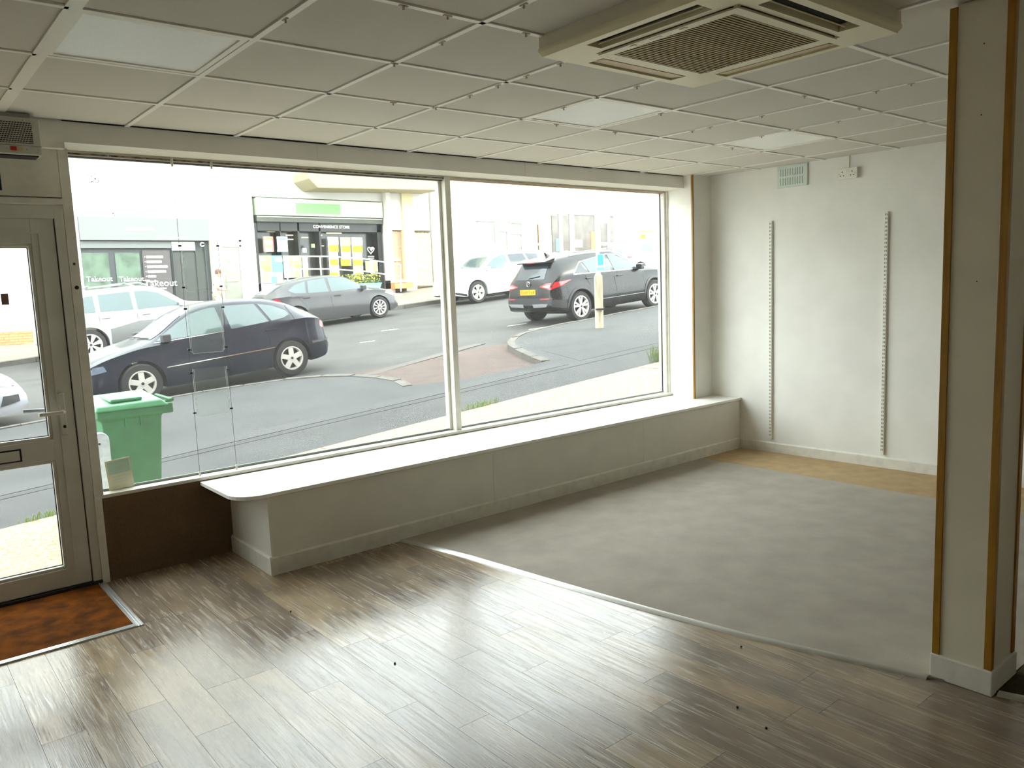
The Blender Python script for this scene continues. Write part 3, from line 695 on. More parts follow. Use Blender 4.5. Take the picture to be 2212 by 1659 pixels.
# ================================================================== THE STREET
SL = 0.075
def zp(x, y): return -0.17 + SL * x                               # near pavement
def zr(x, y): return -0.27 + SL * x + 0.015 * (y - 13.4)           # road
def zf(x, y): return zr(x, 23.4) + 0.12 + 0.085 * (y - 23.4)      # far pavement
m_road = M('road_asphalt', (63, 62, 60), 0.85, var=0.22, vscale=1.2, bump=0.5, bscale=90, detail=10)
m_pave = M('pavement_asphalt', (60, 60, 60), 0.85, var=0.2, vscale=1.6, bump=0.5, bscale=110, detail=10)
m_patch = M('asphalt_patch', (64, 65, 70), 0.85, var=0.2, vscale=60, bump=0.4, bscale=110)
m_grit = M('worn_asphalt', (72, 72, 72), 0.9, var=0.35, vscale=70, bump=0.5, bscale=110)
m_red = M('red_asphalt', (78, 63, 57), 0.9, var=0.25, vscale=5, detail=10)
m_slab = M('pebble_concrete', (186, 172, 138), 0.9, col2=(132, 108, 82), vscale=38, bump=0.5, bscale=90, detail=8)
m_kerb = M('kerb_stone', (92, 88, 82), 0.9, var=0.3, vscale=9, bump=0.5, bscale=40, objvar=0.1)
m_white = M('road_white', (220, 216, 206), 0.8, var=0.2, vscale=30)
def off(f, d): return lambda x, y: f(x, y) + d
road = MB().slab([(-14, 9.0), (48, 9.0), (48, 23.4), (-14, 23.4)], off(zr, -0.4), zr).build('road', m_road, kind='structure')
# near pavement with the dropped crossing cut out between two rounded corners
cl = [(3.2, 12.72), (4.4, 12.62), (5.3, 12.28), (5.85, 11.7), (6.05, 10.9), (6.0, 10.1), (5.8, 9.5)]
cr_ = [(8.2, 9.05), (8.45, 9.6), (8.85, 10.4), (9.3, 11.2), (9.85, 11.9), (10.6, 12.4), (11.6, 12.7)]
pav = MB().slab([(-14, 7.2), (48, 7.2), (48, 12.72)] + cr_[::-1] + [(7.4, 8.95), (6.6, 9.05)] + cl[::-1] + [(-14, 12.74)], off(zp, -0.35), zp).build('pavement', m_pave, kind='structure')
MB().slab([(5.7, 8.8), (8.4, 8.8), (10.8, 12.75), (4.6, 12.75)], off(zr, -0.2), lambda x, y: zr(x, y) + 0.10 - 0.028 * (y - 8.8) + 0.0).build('driveway_crossing', m_red, pav)
MB().slab([(-6, 8.45), (8.0, 8.42), (8.0, 8.7), (-6, 8.86)], off(zp, -0.02), off(zp, 0.004)).build('worn_strip', m_grit, pav)
MB().slab([(-6, 8.34), (26, 8.0), (26, 8.04), (-6, 8.4)], off(zp, -0.02), off(zp, 0.0035)).build('pavement_joint', M('joint_dark', (54, 54, 60), 0.9), pav)
MB().slab([(8.3, 8.5), (30, 8.2), (30, 10.0), (8.9, 10.0)], off(zp, -0.02), off(zp, 0.003)).build('worn_strip', M('pave_strip', (62, 62, 62), 0.9, var=0.2, vscale=3), pav)
fs_ = MB().slab([(-9, 5.25), (20, 5.25), (20, 7.2), (-9, 7.2)], off(zp, -0.4), off(zp, 0.004)).build('forecourt_slab', m_slab, kind='structure')
for x in (8.1, 3.4): B(x, x + 0.02, 5.3, 7.19, zp(x, 0), zp(x, 0) + 0.007).build('slab_joint', M('joint_brown', (110, 92, 70), 0.9), fs_)
kb = bpy.data.objects.new('kerb', None); COL.objects.link(kb); kb['kind'] = 'structure'; ORG[kb] = Vector((0, 0, 0))
def kerb_run(pts, zfun, w=0.14, step=0.6, top=0.012, depth=0.2, side=1):
    P = [Vector((a, b, 0)) for a, b in pts]; L = [0]
    for i in range(len(P) - 1): L.append(L[-1] + (P[i + 1] - P[i]).length)
    n = max(1, int(L[-1] / step))
    def at(s):
        for i in range(len(P) - 1):
            if s <= L[i + 1] + 1e-6: return P[i].lerp(P[i + 1], (s - L[i]) / max(1e-6, L[i + 1] - L[i]))
        return P[-1]
    for i in range(n):
        a, b = at(L[-1] * i / n + 0.006), at(L[-1] * (i + 1) / n - 0.006)
        t = (b - a).normalized(); nn = Vector((-t.y, t.x, 0)) * side * w
        poly = [(a.x, a.y), (b.x, b.y), (b.x + nn.x, b.y + nn.y), (a.x + nn.x, a.y + nn.y)]
        tp_ = top + random.uniform(-0.006, 0.006)
        MB().slab(poly, off(zfun, -depth), off(zfun, tp_)).build('kerb_stone', m_kerb, kb)
kerb_run([(-4, 12.74)] + cl, zp, side=1)
kerb_run(cr_ + [(22, 12.72)], zp, side=1)
kerb_run([(-4, 23.4), (34, 23.4)], zf, step=0.91, side=1)
farp = MB().slab([(-14, 23.5), (48, 23.5), (48, 27.4), (-14, 27.4)], off(zf, -0.5), zf).build('far_pavement', M('far_paving', (118, 113, 102), 0.9, var=0.15, vscale=3), kind='structure')
for (x0, x1, y) in ((11.7, 12.1, 13.55), (12.0, 12.5, 14.7), (-1.0, 1.2, 12.9), (8.9, 9.2, 16.3), (10.4, 10.8, 17.9)):
    MB().slab([(x0, y), (x1, y - 0.12), (x1, y - 0.06), (x0, y + 0.06)], off(zr, -0.01), off(zr, 0.003)).build('road_mark', m_white, road)
MB().slab([(6.3, 11.9), (9.6, 12.95), (9.8, 12.75), (6.5, 11.7)], off(zr, -0.01), lambda x, y: zr(x, y) + 0.016).build('gully_line', M('gully_dark', (80, 75, 70), 0.9), road)

# ---- cars
def pchip(pts):
    xs = np.array([p[0] for p in pts], float); ys = np.array([p[1] for p in pts], float)
    o = np.argsort(xs); xs, ys = xs[o], ys[o]; h = np.diff(xs); d = np.diff(ys) / h; m = np.zeros(len(xs)); m[0], m[-1] = d[0], d[-1]
    for i in range(1, len(xs) - 1):
        m[i] = 0 if d[i - 1] * d[i] <= 0 else 2 * d[i - 1] * d[i] / (d[i - 1] + d[i])
    def f(x):
        x = min(max(x, xs[0]), xs[-1]); i = min(int(np.searchsorted(xs, x, 'right')) - 1, len(xs) - 2); i = max(i, 0)
        t = (x - xs[i]) / h[i]
        return float((1 + 2 * t) * (1 - t) ** 2 * ys[i] + t * (1 - t) ** 2 * h[i] * m[i] + t * t * (3 - 2 * t) * ys[i + 1] + t * t * (t - 1) * h[i] * m[i + 1])
    return f
m_tyre = M('tyre_rubber', (34, 34, 36), 0.8, bump=0.2, bscale=200)
m_alloy = M('alloy_silver', (208, 206, 200), 0.3, metal=0.3)
m_alloyd = M('alloy_dark', (52, 52, 54), 0.35, metal=0.4)
m_cglass = M('car_glass', (66, 82, 84), 0.08, spec=0.5, coat=0.3)
m_dglass = M('car_glass_dark', (46, 54, 60), 0.08, spec=0.5, coat=0.2)
m_tail = M('tail_red', (206, 24, 34), 0.15, coat=1.0)
m_lens = M('lens_clear', (206, 212, 214), 0.08, coat=1.0)
m_plast = M('black_plastic', (44, 45, 48), 0.6)
m_seam = M('panel_seam', (16, 16, 18), 0.7)
m_under = M('underbody', (20, 20, 21), 0.9)
m_chrome = M('chrome', (216, 216, 216), 0.12, metal=1.0)
m_skirtgrey = M('lower_grey', (130, 132, 134), 0.4)
def make_wheel(root, xc, yc, side, r, w, style, rimr, alloy):
    """side -1: outer face towards -y"""
    z = r
    def Y(d): return yc + side * d
    ty = MB().lathe([(rimr, Y(0)), (rimr + 0.012, Y(0.012)), (r * 0.93, Y(0.010)), (r, Y(-0.025)), (r, Y(-w + 0.03)), (r * 0.93, Y(-w)), (rimr, Y(-w)), (rimr, Y(0))], (xc, 0, z), 'y', 36).build('wheel', m_tyre, root, smooth=True)
    rp = MB().lathe([(rimr + 0.004, Y(0.004)), (rimr * 0.92, Y(0.006)), (rimr * 0.88, Y(-0.02)), (rimr * 0.86, Y(-0.07))], (xc, 0, z), 'y', 36).build('rim', alloy, ty, smooth=True)
    MB().lathe([(0, Y(-0.07)), (rimr * 0.98, Y(-0.07)), (rimr * 0.98, Y(-0.075)), (0, Y(-0.075))], (xc, 0, z), 'y', 24).build('brake_disc', M('wheel_void', (38, 36, 36), 0.7), ty)
    n, wi, wo, twin = style
    for k in range(n):
        a = 2 * math.pi * (k + 0.25) / n
        for q in ((0,) if not twin else (-twin, twin)):
            b0, b1 = a + q * 0.35, a + q
            er = Vector((math.cos(b1), 0, math.sin(b1))); ei = Vector((math.cos(b0), 0, math.sin(b0))); ex = Vector((-math.sin(a), 0, math.cos(a)))
            c = Vector((xc, 0, z)); p0 = c + ei * rimr * 0.16; p1 = c + er * rimr * 0.93
            vs_ = []
            for p, ww, dd in ((p0, wi, 0.0), (p1, wo, -0.004)):
                for s1 in (-1, 1):
                    vs_ += [tuple(p + ex * s1 * ww * 0.5 + Vector((0, Y(dd + 0.002), 0))), tuple(p + ex * s1 * ww * 0.5 + Vector((0, Y(dd - 0.03), 0)))]
            MB().add(vs_, [(0, 2, 6, 4), (1, 5, 7, 3), (0, 4, 5, 1), (2, 3, 7, 6), (0, 1, 3, 2), (4, 6, 7, 5)]).build('spoke', alloy, ty)
    MB().lathe([(0, Y(0.008)), (rimr * 0.2, Y(0.006)), (rimr * 0.24, Y(-0.02)), (0, Y(-0.02))], (xc, 0, z), 'y', 18).build('hub_cap', alloy, ty, smooth=True)
    MB().lathe([(0, Y(0.0095)), (rimr * 0.12, Y(0.009)), (rimr * 0.12, Y(0.004)), (0, Y(0.004))], (xc, 0, z), 'y', 14).build('hub_badge', m_plast, ty)
    return ty

class Car:
    def __init__(s, name, label, loc, heading, paint, L, group='cars parked in the street'):
        s.d = L; s.root = thing(name, label, 'car', (0, 0, 0), group); s.paint = paint
        d = L; wb = d['wb'] / 2; xr, xf = d['x0'], d['x1']; W = d['w'] / 2; r = d['r']; ra = r * d.get('arch', 1.16)
        zt, zb_, sill, plan = pchip(d['top']), pchip(d['belt']), pchip(d['sill']), pchip(d['plan'])
        roofw = pchip(d['roofw'])
        xs = set(np.linspace(xr, xf, 64).round(4))
        for xw_ in (-wb, wb):
            for t in np.linspace(-1, 1, 19): xs.add(round(float(xw_ + ra * math.sin(t * math.pi / 2)), 4))
            xs.add(round(xw_ - ra - 0.004, 4)); xs.add(round(xw_ + ra + 0.004, 4))
        xs = sorted(x for x in xs if xr <= x <= xf); sec = []
        for x in xs:
            w = W * plan(x); b = sill(x); z1 = zb_(x); z2 = max(zt(x), z1 + 0.012); wr = min(roofw(x), w * 0.93)
            bb = b
            for xw_ in (-wb, wb):
                if abs(x - xw_) < ra: bb = max(bb, r + math.sqrt(max(0, ra * ra - (x - xw_) ** 2)))
            bb = min(bb, z1 - 0.05)
            zz = [bb + (z1 - bb) * t for t in (0.0, 0.12, 0.38, 0.62, 0.86, 1.0)]
            def wid(z):
                t = min(1, max(0, (z - b) / max(0.05, z1 - b)))
                return w * (0.935 + 0.065 * math.sin(math.pi * min(1, t * 1.05 + 0.12)) - 0.02 * t)
            half = [(0, bb)] + [(wid(z), z) for z in zz]
            yb = half[-1][0]; ed = min(0.07, (z2 - z1) * 0.35)
            for t in (0.33, 0.66, 1.0):
                half.append((yb + (wr - yb) * (t ** 1.15), z1 + (z2 - ed - z1) * t))
            half += [(wr * 0.86, z2 - ed * 0.35), (wr * 0.5, z2 - ed * 0.08), (0, z2)]
            sec.append([(x, -a, c) for a, c in half] + [(x, a, c) for a, c in half[-2:0:-1]])
        n = len(sec[0]); mb = MB(); vs_ = [p for q in sec for p in q]; fs = []
        for i in range(len(sec) - 1):
            for j in range(n):
                k = (j + 1) % n; fs.append((i * n + j, i * n + k, (i + 1) * n + k, (i + 1) * n + j))
        fs.append(tuple(range(n))); fs.append(tuple(range((len(sec) - 1) * n, len(sec) * n))[::-1])
        mb.add(vs_, fs); s.bvh = BVHTree.FromPolygons([Vector(v) for v in vs_], fs)
        s.body = mb.build('body', paint, s.root, smooth=True)
        B(xr + 0.6, xf - 0.6, -W * 0.68, W * 0.68, 0.21, 0.5).build('underbody', m_under, s.root)
        for xw_ in (-wb, wb):
            for sd in (-1, 1): make_wheel(s.root, xw_, sd * (W * 0.945), sd, r, d.get('tw', 0.2), d['spokes'], d['rim'], d.get('alloy', m_alloy))
        # place on the sloping road
        x, y, z = loc
        ang = math.atan(SL)
        R_ = Matrix.Rotation(-ang, 4, 'Y') @ Matrix.Rotation(0 if heading > 0 else math.pi, 4, 'Z')
        R_.translation = Vector((x, y, z)); s.root.matrix_world = R_
    def cast(s, ax, a, b):
        o, dr = {'y-': ((a, -4, b), (0, 1, 0)), 'y+': ((a, 4, b), (0, -1, 0)), 'x-': ((-4, a, b), (1, 0, 0)), 'x+': ((4, a, b), (-1, 0, 0)), 'z': ((a, b, 4), (0, 0, -1))}[ax]
        h = s.bvh.ray_cast(Vector(o), Vector(dr))
        if h[0] is None: return None, None
        nrm = h[1]
        if nrm.dot(Vector(dr)) > 0: nrm = -nrm
        return h[0], nrm
    def decal(s, name, mat, ax, poly, offd=0.006, step=0.09, parent=None):
        bm = bmesh.new(); vv = [bm.verts.new((a, b, 0)) for a, b in poly]; bm.faces.new(vv)
        bmesh.ops.triangulate(bm, faces=bm.faces)
        us = [p[0] for p in poly]; ws = [p[1] for p in poly]
        for lo, hi, nrm, i in ((min(us), max(us), (1, 0, 0), 0), (min(ws), max(ws), (0, 1, 0), 1)):
            k = int((hi - lo) / step)
            for q in range(1, k + 1):
                t = lo + (hi - lo) * q / (k + 1)
                co = (t, 0, 0) if i == 0 else (0, t, 0)
                bmesh.ops.bisect_plane(bm, geom=bm.verts[:] + bm.edges[:] + bm.faces[:], plane_co=co, plane_no=nrm)
        bmesh.ops.remove_doubles(bm, verts=bm.verts, dist=1e-5)
        bm.verts.index_update(); top, bot, ok = [], [], True; last = None
        for v in bm.verts:
            h, nn = s.cast(ax, v.co.x, v.co.y)
            if h is None:
                if last is None: bm.free(); return None
                h, nn = last
            last = (h, nn); top.append(h + nn * offd); bot.append(h - nn * 0.012)
        fs = [tuple(v.index for v in f.verts) for f in bm.faces]; n = len(top)
        side = [(e.verts[0].index, e.verts[1].index) for e in bm.edges if len(e.link_faces) == 1]
        bm.free()
        mb = MB().add(top + bot, fs + [(a, b, b + n, a + n) for a, b in side])
        return mb.build(name, mat, parent or s.root, smooth=True)
    def both(s, name, mat, poly, **k):
        s.decal(name, mat, 'y+', poly, **k); return s.decal(name, mat, 'y-', poly, **k)
    def line(s, ax, p, q, name='panel_gap', mat=None, w=0.006, offd=0.003, n=8):
        d = Vector((q[0] - p[0], q[1] - p[1])); t = Vector((-d.y, d.x)).normalized() * w / 2
        return s.decal(name, mat or m_seam, ax, [(p[0] + t.x, p[1] + t.y), (q[0] + t.x, q[1] + t.y), (q[0] - t.x, q[1] - t.y), (p[0] - t.x, p[1] - t.y)], offd=offd, step=0.12)
    def mirror(s, x, z, mat):
        for sd in (-1, 1):
            h, nn = s.cast('y+' if sd > 0 else 'y-', x, z)
            mb = MB().obox((x, h.y + sd * 0.11, z + 0.02), (0.13, 0.17, 0.13), Matrix.Identity(3)).box(x - 0.03, x + 0.03, h.y, h.y + sd * 0.06, z - 0.045, z - 0.01)
            mb.build('wing_mirror', mat, s.root, bevel=0.03)
    def handle(s, x, z, mat):
        for ax, sd in (('y-', -1), ('y+', 1)):
            h, nn = s.cast(ax, x, z)
            s.decal('handle_recess', s.paint, ax, [(x - 0.09, z - 0.03), (x + 0.09, z - 0.03), (x + 0.09, z + 0.025), (x - 0.09, z + 0.025)], offd=0.002)
            MB().box(x - 0.1, x + 0.1, h.y + sd * 0.012, h.y + sd * 0.032, z - 0.012, z + 0.014).build('door_handle', mat, s.root, bevel=0.006)
def paint(name, col, rough=0.3): return M(name, col, rough, coat=0.35, spec=0.25)

# dark blue five door hatchback beside the near kerb
leon = dict(wb=2.51, x0=-2.055, x1=2.125, w=1.742, r=0.316, rim=0.205, tw=0.2, spokes=(5, 0.085, 0.085, 0), arch=1.14,
    top=[(-2.055, 0.60), (-2.03, 0.86), (-1.94, 1.0), (-1.72, 1.15), (-1.35, 1.32), (-0.9, 1.42), (-0.35, 1.455), (0.1, 1.42), (0.38, 1.33), (1.05, 0.955), (1.5, 0.86), (1.85, 0.76), (2.03, 0.66), (2.125, 0.48)],
    belt=[(-2.055, 0.56), (-2.02, 0.82), (-1.9, 0.94), (-1.6, 0.985), (-1.0, 0.965), (0, 0.91), (0.9, 0.875), (1.1, 0.865), (1.5, 0.80), (1.85, 0.70), (2.03, 0.60), (2.125, 0.44)],
    sill=[(-2.055, 0.40), (-1.95, 0.27), (-1.6, 0.22), (1.6, 0.19), (1.95, 0.20), (2.125, 0.27)],
    plan=[(-2.055, 0.78), (-1.95, 0.9), (-1.6, 0.98), (-1.0, 1.0), (0.8, 1.0), (1.4, 0.985), (1.8, 0.92), (2.0, 0.82), (2.125, 0.62)],
    roofw=[(-2.055, 0.55), (-1.7, 0.5), (-1.2, 0.53), (-0.4, 0.57), (0.3, 0.57), (0.9, 0.66), (1.2, 0.7), (2.125, 0.5)])
p_leon = paint('paint_navy', (17, 22, 36))
c1 = Car('hatchback_car', 'dark navy five-door hatchback with five-spoke silver wheels by the near kerb', (4.62, 14.07, zr(4.62, 14.07)), -1, p_leon, leon)
c1.both('side_window', m_cglass, [(0.93, 0.93), (0.55, 1.16), (0.30, 1.29), (0.05, 1.345), (-0.12, 1.355), (-0.16, 0.955)])
c1.both('side_window', m_cglass, [(-0.28, 0.965), (-0.24, 1.36), (-0.80, 1.33), (-0.95, 1.005)])
c1.both('quarter_window', m_cglass, [(-1.0, 1.01), (-0.86, 1.322), (-1.12, 1.26), (-1.33, 1.15), (-1.36, 1.075), (-1.22, 1.03)])
c1.decal('windscreen', m_cglass, 'z', [(0.43, -0.5), (0.99, -0.6), (1.02, 0), (0.99, 0.6), (0.43, 0.5)])
c1.decal('rear_window', m_dglass, 'z', [(-1.15, -0.44), (-1.72, -0.42), (-1.72, 0.42), (-1.15, 0.44)])
for sd in ('y-', 'y+'):
    c1.decal('side_moulding', m_chrome, sd, [(-0.95, 0.545), (0.86, 0.505), (0.86, 0.518), (-0.95, 0.558)], offd=0.016)
    c1.decal('door_moulding', m_plast, sd, [(-0.95, 0.49), (0.86, 0.45), (0.86, 0.505), (-0.95, 0.545)], offd=0.012)
    c1.decal('sill_strip', m_chrome, sd, [(-0.93, 0.285), (0.86, 0.262), (0.86, 0.276), (-0.93, 0.299)], offd=0.012)
    c1.line(sd, (-0.20, 0.27), (-0.22, 0.95)); c1.line(sd, (1.0, 0.25), (0.98, 0.86)); c1.line(sd, (-1.03, 0.62), (-1.5, 0.98)); c1.line(sd, (-1.42, 1.0), (-1.38, 1.24), w=0.005)
    c1.decal('fuel_flap', p_leon, sd, [(1.02, 0.66), (1.1, 0.66), (1.1, 0.70), (1.02, 0.70)], offd=0.008)
    c1.decal('headlight', M('lens_smoked', (84, 94, 110), 0.15, coat=0.5), sd, [(1.72, 0.585), (1.95, 0.55), (2.02, 0.60), (1.95, 0.66), (1.75, 0.675)])
    c1.decal('tail_light', m_tail, sd, [(-1.90, 0.79), (-1.985, 0.76), (-2.01, 0.86), (-1.96, 0.955), (-1.90, 0.90)])
    c1.line(sd, (1.05, 0.36), (1.36, 0.71), mat=m_chrome, w=0.004)
    c1.decal('bumper_strip', m_plast, sd, [(-1.66, 0.52), (-2.02, 0.53), (-2.03, 0.57), (-1.66, 0.56)], offd=0.018)
    c1.decal('window_trim', m_chrome, sd, [(0.98, 0.905), (-0.15, 0.942), (-0.15, 0.95), (0.96, 0.914)], offd=0.008)
c1.handle(-0.95, 0.86, p_leon); c1.handle(0.0, 0.83, p_leon); c1.mirror(0.80, 0.95, m_plast)
c1.decal('grille', m_plast, 'x+', [(-0.35, 0.5), (0.35, 0.5), (0.3, 0.62), (-0.3, 0.62)])
for sgn in (0.16, -0.36):
    MB().tube([(0.98, sgn + 0.38, 0.99), (1.02, sgn - 0.2, 0.985)], 0.008, 6).build('wiper', m_plast, c1.root)

# black crossover with the yellow rear plate
qash = dict(wb=2.646, x0=-2.2, x1=2.19, w=1.82, r=0.352, rim=0.245, tw=0.22, spokes=(5, 0.035, 0.05, 0.22), arch=1.15, alloy=m_alloy,
    top=[(-2.2, 0.62), (-2.18, 0.80), (-2.12, 1.0), (-2.04, 1.14), (-1.86, 1.42), (-1.78, 1.50), (-1.4, 1.565), (-0.7, 1.595), (0.0, 1.585), (0.38, 1.52), (1.10, 1.11), (1.6, 1.04), (1.95, 0.92), (2.12, 0.78), (2.19, 0.55)],
    belt=[(-2.2, 0.58), (-2.16, 0.80), (-2.08, 0.96), (-1.9, 1.08), (-1.5, 1.10), (-0.6, 1.03), (0.6, 0.985), (1.1, 0.97), (1.6, 0.94), (1.95, 0.84), (2.12, 0.70), (2.19, 0.5)],
    sill=[(-2.2, 0.46), (-2.12, 0.34), (-1.8, 0.27), (1.7, 0.24), (2.05, 0.28), (2.19, 0.4)],
    plan=[(-2.2, 0.80), (-2.12, 0.9), (-1.85, 0.975), (-1.3, 1.0), (0.8, 1.0), (1.5, 0.98), (1.9, 0.9), (2.08, 0.8), (2.19, 0.62)],
    roofw=[(-2.2, 0.7), (-2.05, 0.62), (-1.8, 0.58), (-1.0, 0.6), (0.3, 0.6), (0.9, 0.7), (1.3, 0.74), (2.19, 0.5)])
p_blk = paint('paint_black', (10, 11, 14))
c2 = Car('crossover_car', 'black crossover with red tail lights and yellow number plate beside the lamp column', (14.4, 14.12, zr(14.4, 14.12)), 1, p_blk, qash)
c2.both('side_window', m_dglass, [(-1.40, 1.12), (-1.22, 1.28), (-1.12, 1.33), (-0.98, 1.10)])
c2.both('side_window', m_cglass, [(-0.92, 1.09), (-1.03, 1.37), (-0.22, 1.45), (-0.16, 1.06)])
c2.both('side_window', m_cglass, [(-0.06, 1.055), (-0.12, 1.455), (0.12, 1.435), (0.40, 1.34), (0.84, 1.07)])
for sd in ('y-', 'y+'):
    for a, b in (((-1.46, 1.105), (0.9, 1.035)), ((-1.46, 1.11), (-1.13, 1.365)), ((-1.13, 1.365), (-0.15, 1.475)), ((-0.15, 1.475), (0.2, 1.44)), ((0.2, 1.44), (0.46, 1.33)), ((0.46, 1.33), (0.9, 1.04))):
        c2.line(sd, a, b, 'window_trim', m_chrome, 0.016, 0.008)
    c2.decal('tail_light', m_tail, sd, [(-1.55, 1.0), (-1.95, 0.985), (-2.155, 0.90), (-2.165, 0.83), (-1.90, 0.885)], offd=0.01)
    c2.line(sd, (-0.12, 0.4), (-0.12, 1.04)); c2.line(sd, (0.98, 0.42), (0.96, 0.97)); c2.line(sd, (-0.98, 0.8), (-1.1, 1.08))
    c2.decal('sill_cladding', m_plast, sd, [(-0.95, 0.26), (0.95, 0.25), (0.95, 0.42), (-0.95, 0.43)], offd=0.012)
    c2.decal('sill_strip', m_skirtgrey, sd, [(-0.85, 0.445), (0.85, 0.43), (0.85, 0.442), (-0.85, 0.457)], offd=0.014)
    for xw_ in (-1.323, 1.323):
        ring_ = [(xw_ + 0.41 * math.cos(t), 0.352 + 0.41 * math.sin(t)) for t in np.linspace(0.1, math.pi - 0.1, 14)] + [(xw_ + 0.465 * math.cos(t), 0.352 + 0.465 * math.sin(t)) for t in np.linspace(math.pi - 0.1, 0.1, 14)]
        c2.decal('arch_cladding', m_plast, sd, ring_, offd=0.012)
    c2.decal('rear_bumper_cladding', m_plast, sd, [(-1.80, 0.36), (-2.17, 0.44), (-2.18, 0.60), (-1.80, 0.56)], offd=0.014)
    c2.decal('headlight', m_lens, sd, [(1.72, 0.86), (2.05, 0.74), (2.08, 0.80), (1.75, 0.92)])
rw = [(-0.50, 1.06), (0.50, 1.06), (0.46, 1.36), (-0.46, 1.36)]
c2.decal('rear_window', m_dglass, 'x-', rw, offd=0.008)
c2.decal('number_plate_recess', m_plast, 'x-', [(-0.36, 0.70), (0.36, 0.70), (0.34, 0.86), (-0.34, 0.86)], offd=0.004)
h, nn = c2.cast('x-', 0, 0.775)
np_ = MB().box(h.x - 0.03, h.x - 0.012, -0.27, 0.27, 0.718, 0.838).build('number_plate', M('plate_yellow', (228, 178, 12), 0.5), c2.root, bevel=0.004)
text('EX69 TVA', 0.115, m_black, np_, 'plate_lettering', frame_mat((h.x - 0.032, 0, 0.777), (0, -1, 0), (0, 0, 1)), 0.001)
h2, _ = c2.cast('x-', 0, 0.96)
bd = MB().tube([(h2.x - 0.02, 0.055 * math.cos(t), 0.965 + 0.055 * math.sin(t)) for t in np.linspace(0, 2 * math.pi, 21)[:-1]], 0.010, 6, closed=True).box(h2.x - 0.032, h2.x - 0.012, -0.068, 0.068, 0.953, 0.977).build('badge', m_chrome, c2.root)
for sgn in (-1, 1):
    c2.decal('tail_light_lens', m_tail, 'x-', [(sgn * 0.38, 0.90), (sgn * 0.74, 0.82), (sgn * 0.86, 0.92), (sgn * 0.80, 0.985), (sgn * 0.55, 0.95)], offd=0.012)
    c2.decal('reverse_lens', m_lens, 'x-', [(sgn * 0.50, 0.895), (sgn * 0.68, 0.865), (sgn * 0.72, 0.92), (sgn * 0.62, 0.93)], offd=0.018)
    c2.decal('reflector', M('reflector_red', (150, 40, 44), 0.3), 'x-', [(sgn * 0.45, 0.60), (sgn * 0.72, 0.61), (sgn * 0.72, 0.635), (sgn * 0.45, 0.625)], offd=0.022)
    c2.decal('bumper_insert', m_skirtgrey, 'x-', [(sgn * 0.18, 0.43), (sgn * 0.62, 0.45), (sgn * 0.70, 0.51), (sgn * 0.16, 0.50)], offd=0.03)
    MB().tube([(-1.3, sgn * 0.56, 1.545), (-1.2, sgn * 0.565, 1.60), (0.0, sgn * 0.575, 1.605), (0.15, sgn * 0.575, 1.565)], 0.013, 8).build('roof_rail', m_skirtgrey, c2.root, smooth=True)
c2.decal('bumper_cladding', m_plast, 'x-', [(-0.76, 0.47), (0.76, 0.47), (0.78, 0.64), (-0.78, 0.64)], offd=0.016)
sp = MB().add([(-1.74, -0.56, 1.53), (-1.74, 0.56, 1.53), (-2.02, 0.5, 1.46), (-2.02, -0.5, 1.46), (-1.80, -0.54, 1.42), (-1.80, 0.54, 1.42), (-2.02, 0.5, 1.43), (-2.02, -0.5, 1.43)],
              [(0, 1, 2, 3), (4, 7, 6, 5), (2, 1, 5, 6), (0, 3, 7, 4), (3, 2, 6, 7), (0, 4, 5, 1)]).build('roof_spoiler', p_blk, c2.root, bevel=0.01)
MB().box(-2.025, -2.015, -0.12, 0.12, 1.438, 1.456).build('brake_light', m_tail, sp)
MB().tube([(-2.09, 0.05, 1.09), (-2.07, -0.25, 1.13), (-2.06, -0.32, 1.135)], 0.009, 6).build('wiper', m_plast, c2.root)
MB().add([(-1.55, 0, 1.56), (-1.38, 0, 1.57), (-1.56, 0.02, 1.66), (-1.56, -0.02, 1.66), (-1.5, 0.03, 1.56), (-1.5, -0.03, 1.56)], [(0, 4, 2), (4, 1, 2), (0, 3, 5), (5, 3, 1), (2, 1, 3), (0, 2, 3)]).build('antenna_fin', p_blk, c2.root)
c2.handle(0.08, 0.94, p_blk); c2.handle(-0.98, 0.975, p_blk); c2.mirror(0.78, 1.07, p_blk)

# dark grey hatchback on the far side
foc = dict(wb=2.70, x0=-2.2, x1=2.18, w=1.82, r=0.325, rim=0.225, spokes=(10, 0.02, 0.035, 0), arch=1.14,
    top=[(-2.2, 0.62), (-2.15, 0.95), (-2.0, 1.08), (-1.5, 1.33), (-1.0, 1.42), (-0.3, 1.47), (0.1, 1.45), (0.45, 1.36), (1.2, 0.97), (1.7, 0.88), (2.0, 0.76), (2.18, 0.5)],
    belt=[(-2.2, 0.58), (-2.12, 0.88), (-1.9, 0.97), (-1.0, 0.96), (0, 0.92), (1.1, 0.88), (1.7, 0.80), (2.0, 0.68), (2.18, 0.46)],
    sill=[(-2.2, 0.42), (-2.05, 0.28), (-1.7, 0.2), (1.7, 0.18), (2.18, 0.26)],
    plan=leon['plan'][0:1] + [(-2.2, 0.78), (-2.0, 0.92), (-1.5, 0.99), (0.8, 1.0), (1.5, 0.98), (1.9, 0.88), (2.18, 0.62)],
    roofw=[(-2.2, 0.6), (-1.7, 0.5), (-1.0, 0.55), (0.3, 0.58), (1.0, 0.68), (2.18, 0.5)])
foc['plan'] = foc['plan'][1:]
p_grey = paint('paint_graphite', (62, 62, 64))
c3 = Car('hatchback_car', 'dark grey hatchback with many-spoke wheels in front of the convenience store', (11.05, 22.2, zr(11.05, 22.2)), 1, p_grey, foc)
m_pale = m_cglass
c3.both('side_window', m_pale, [(0.98, 0.95), (0.4, 1.29), (0.1, 1.36), (-0.15, 1.37), (-0.18, 0.97)])
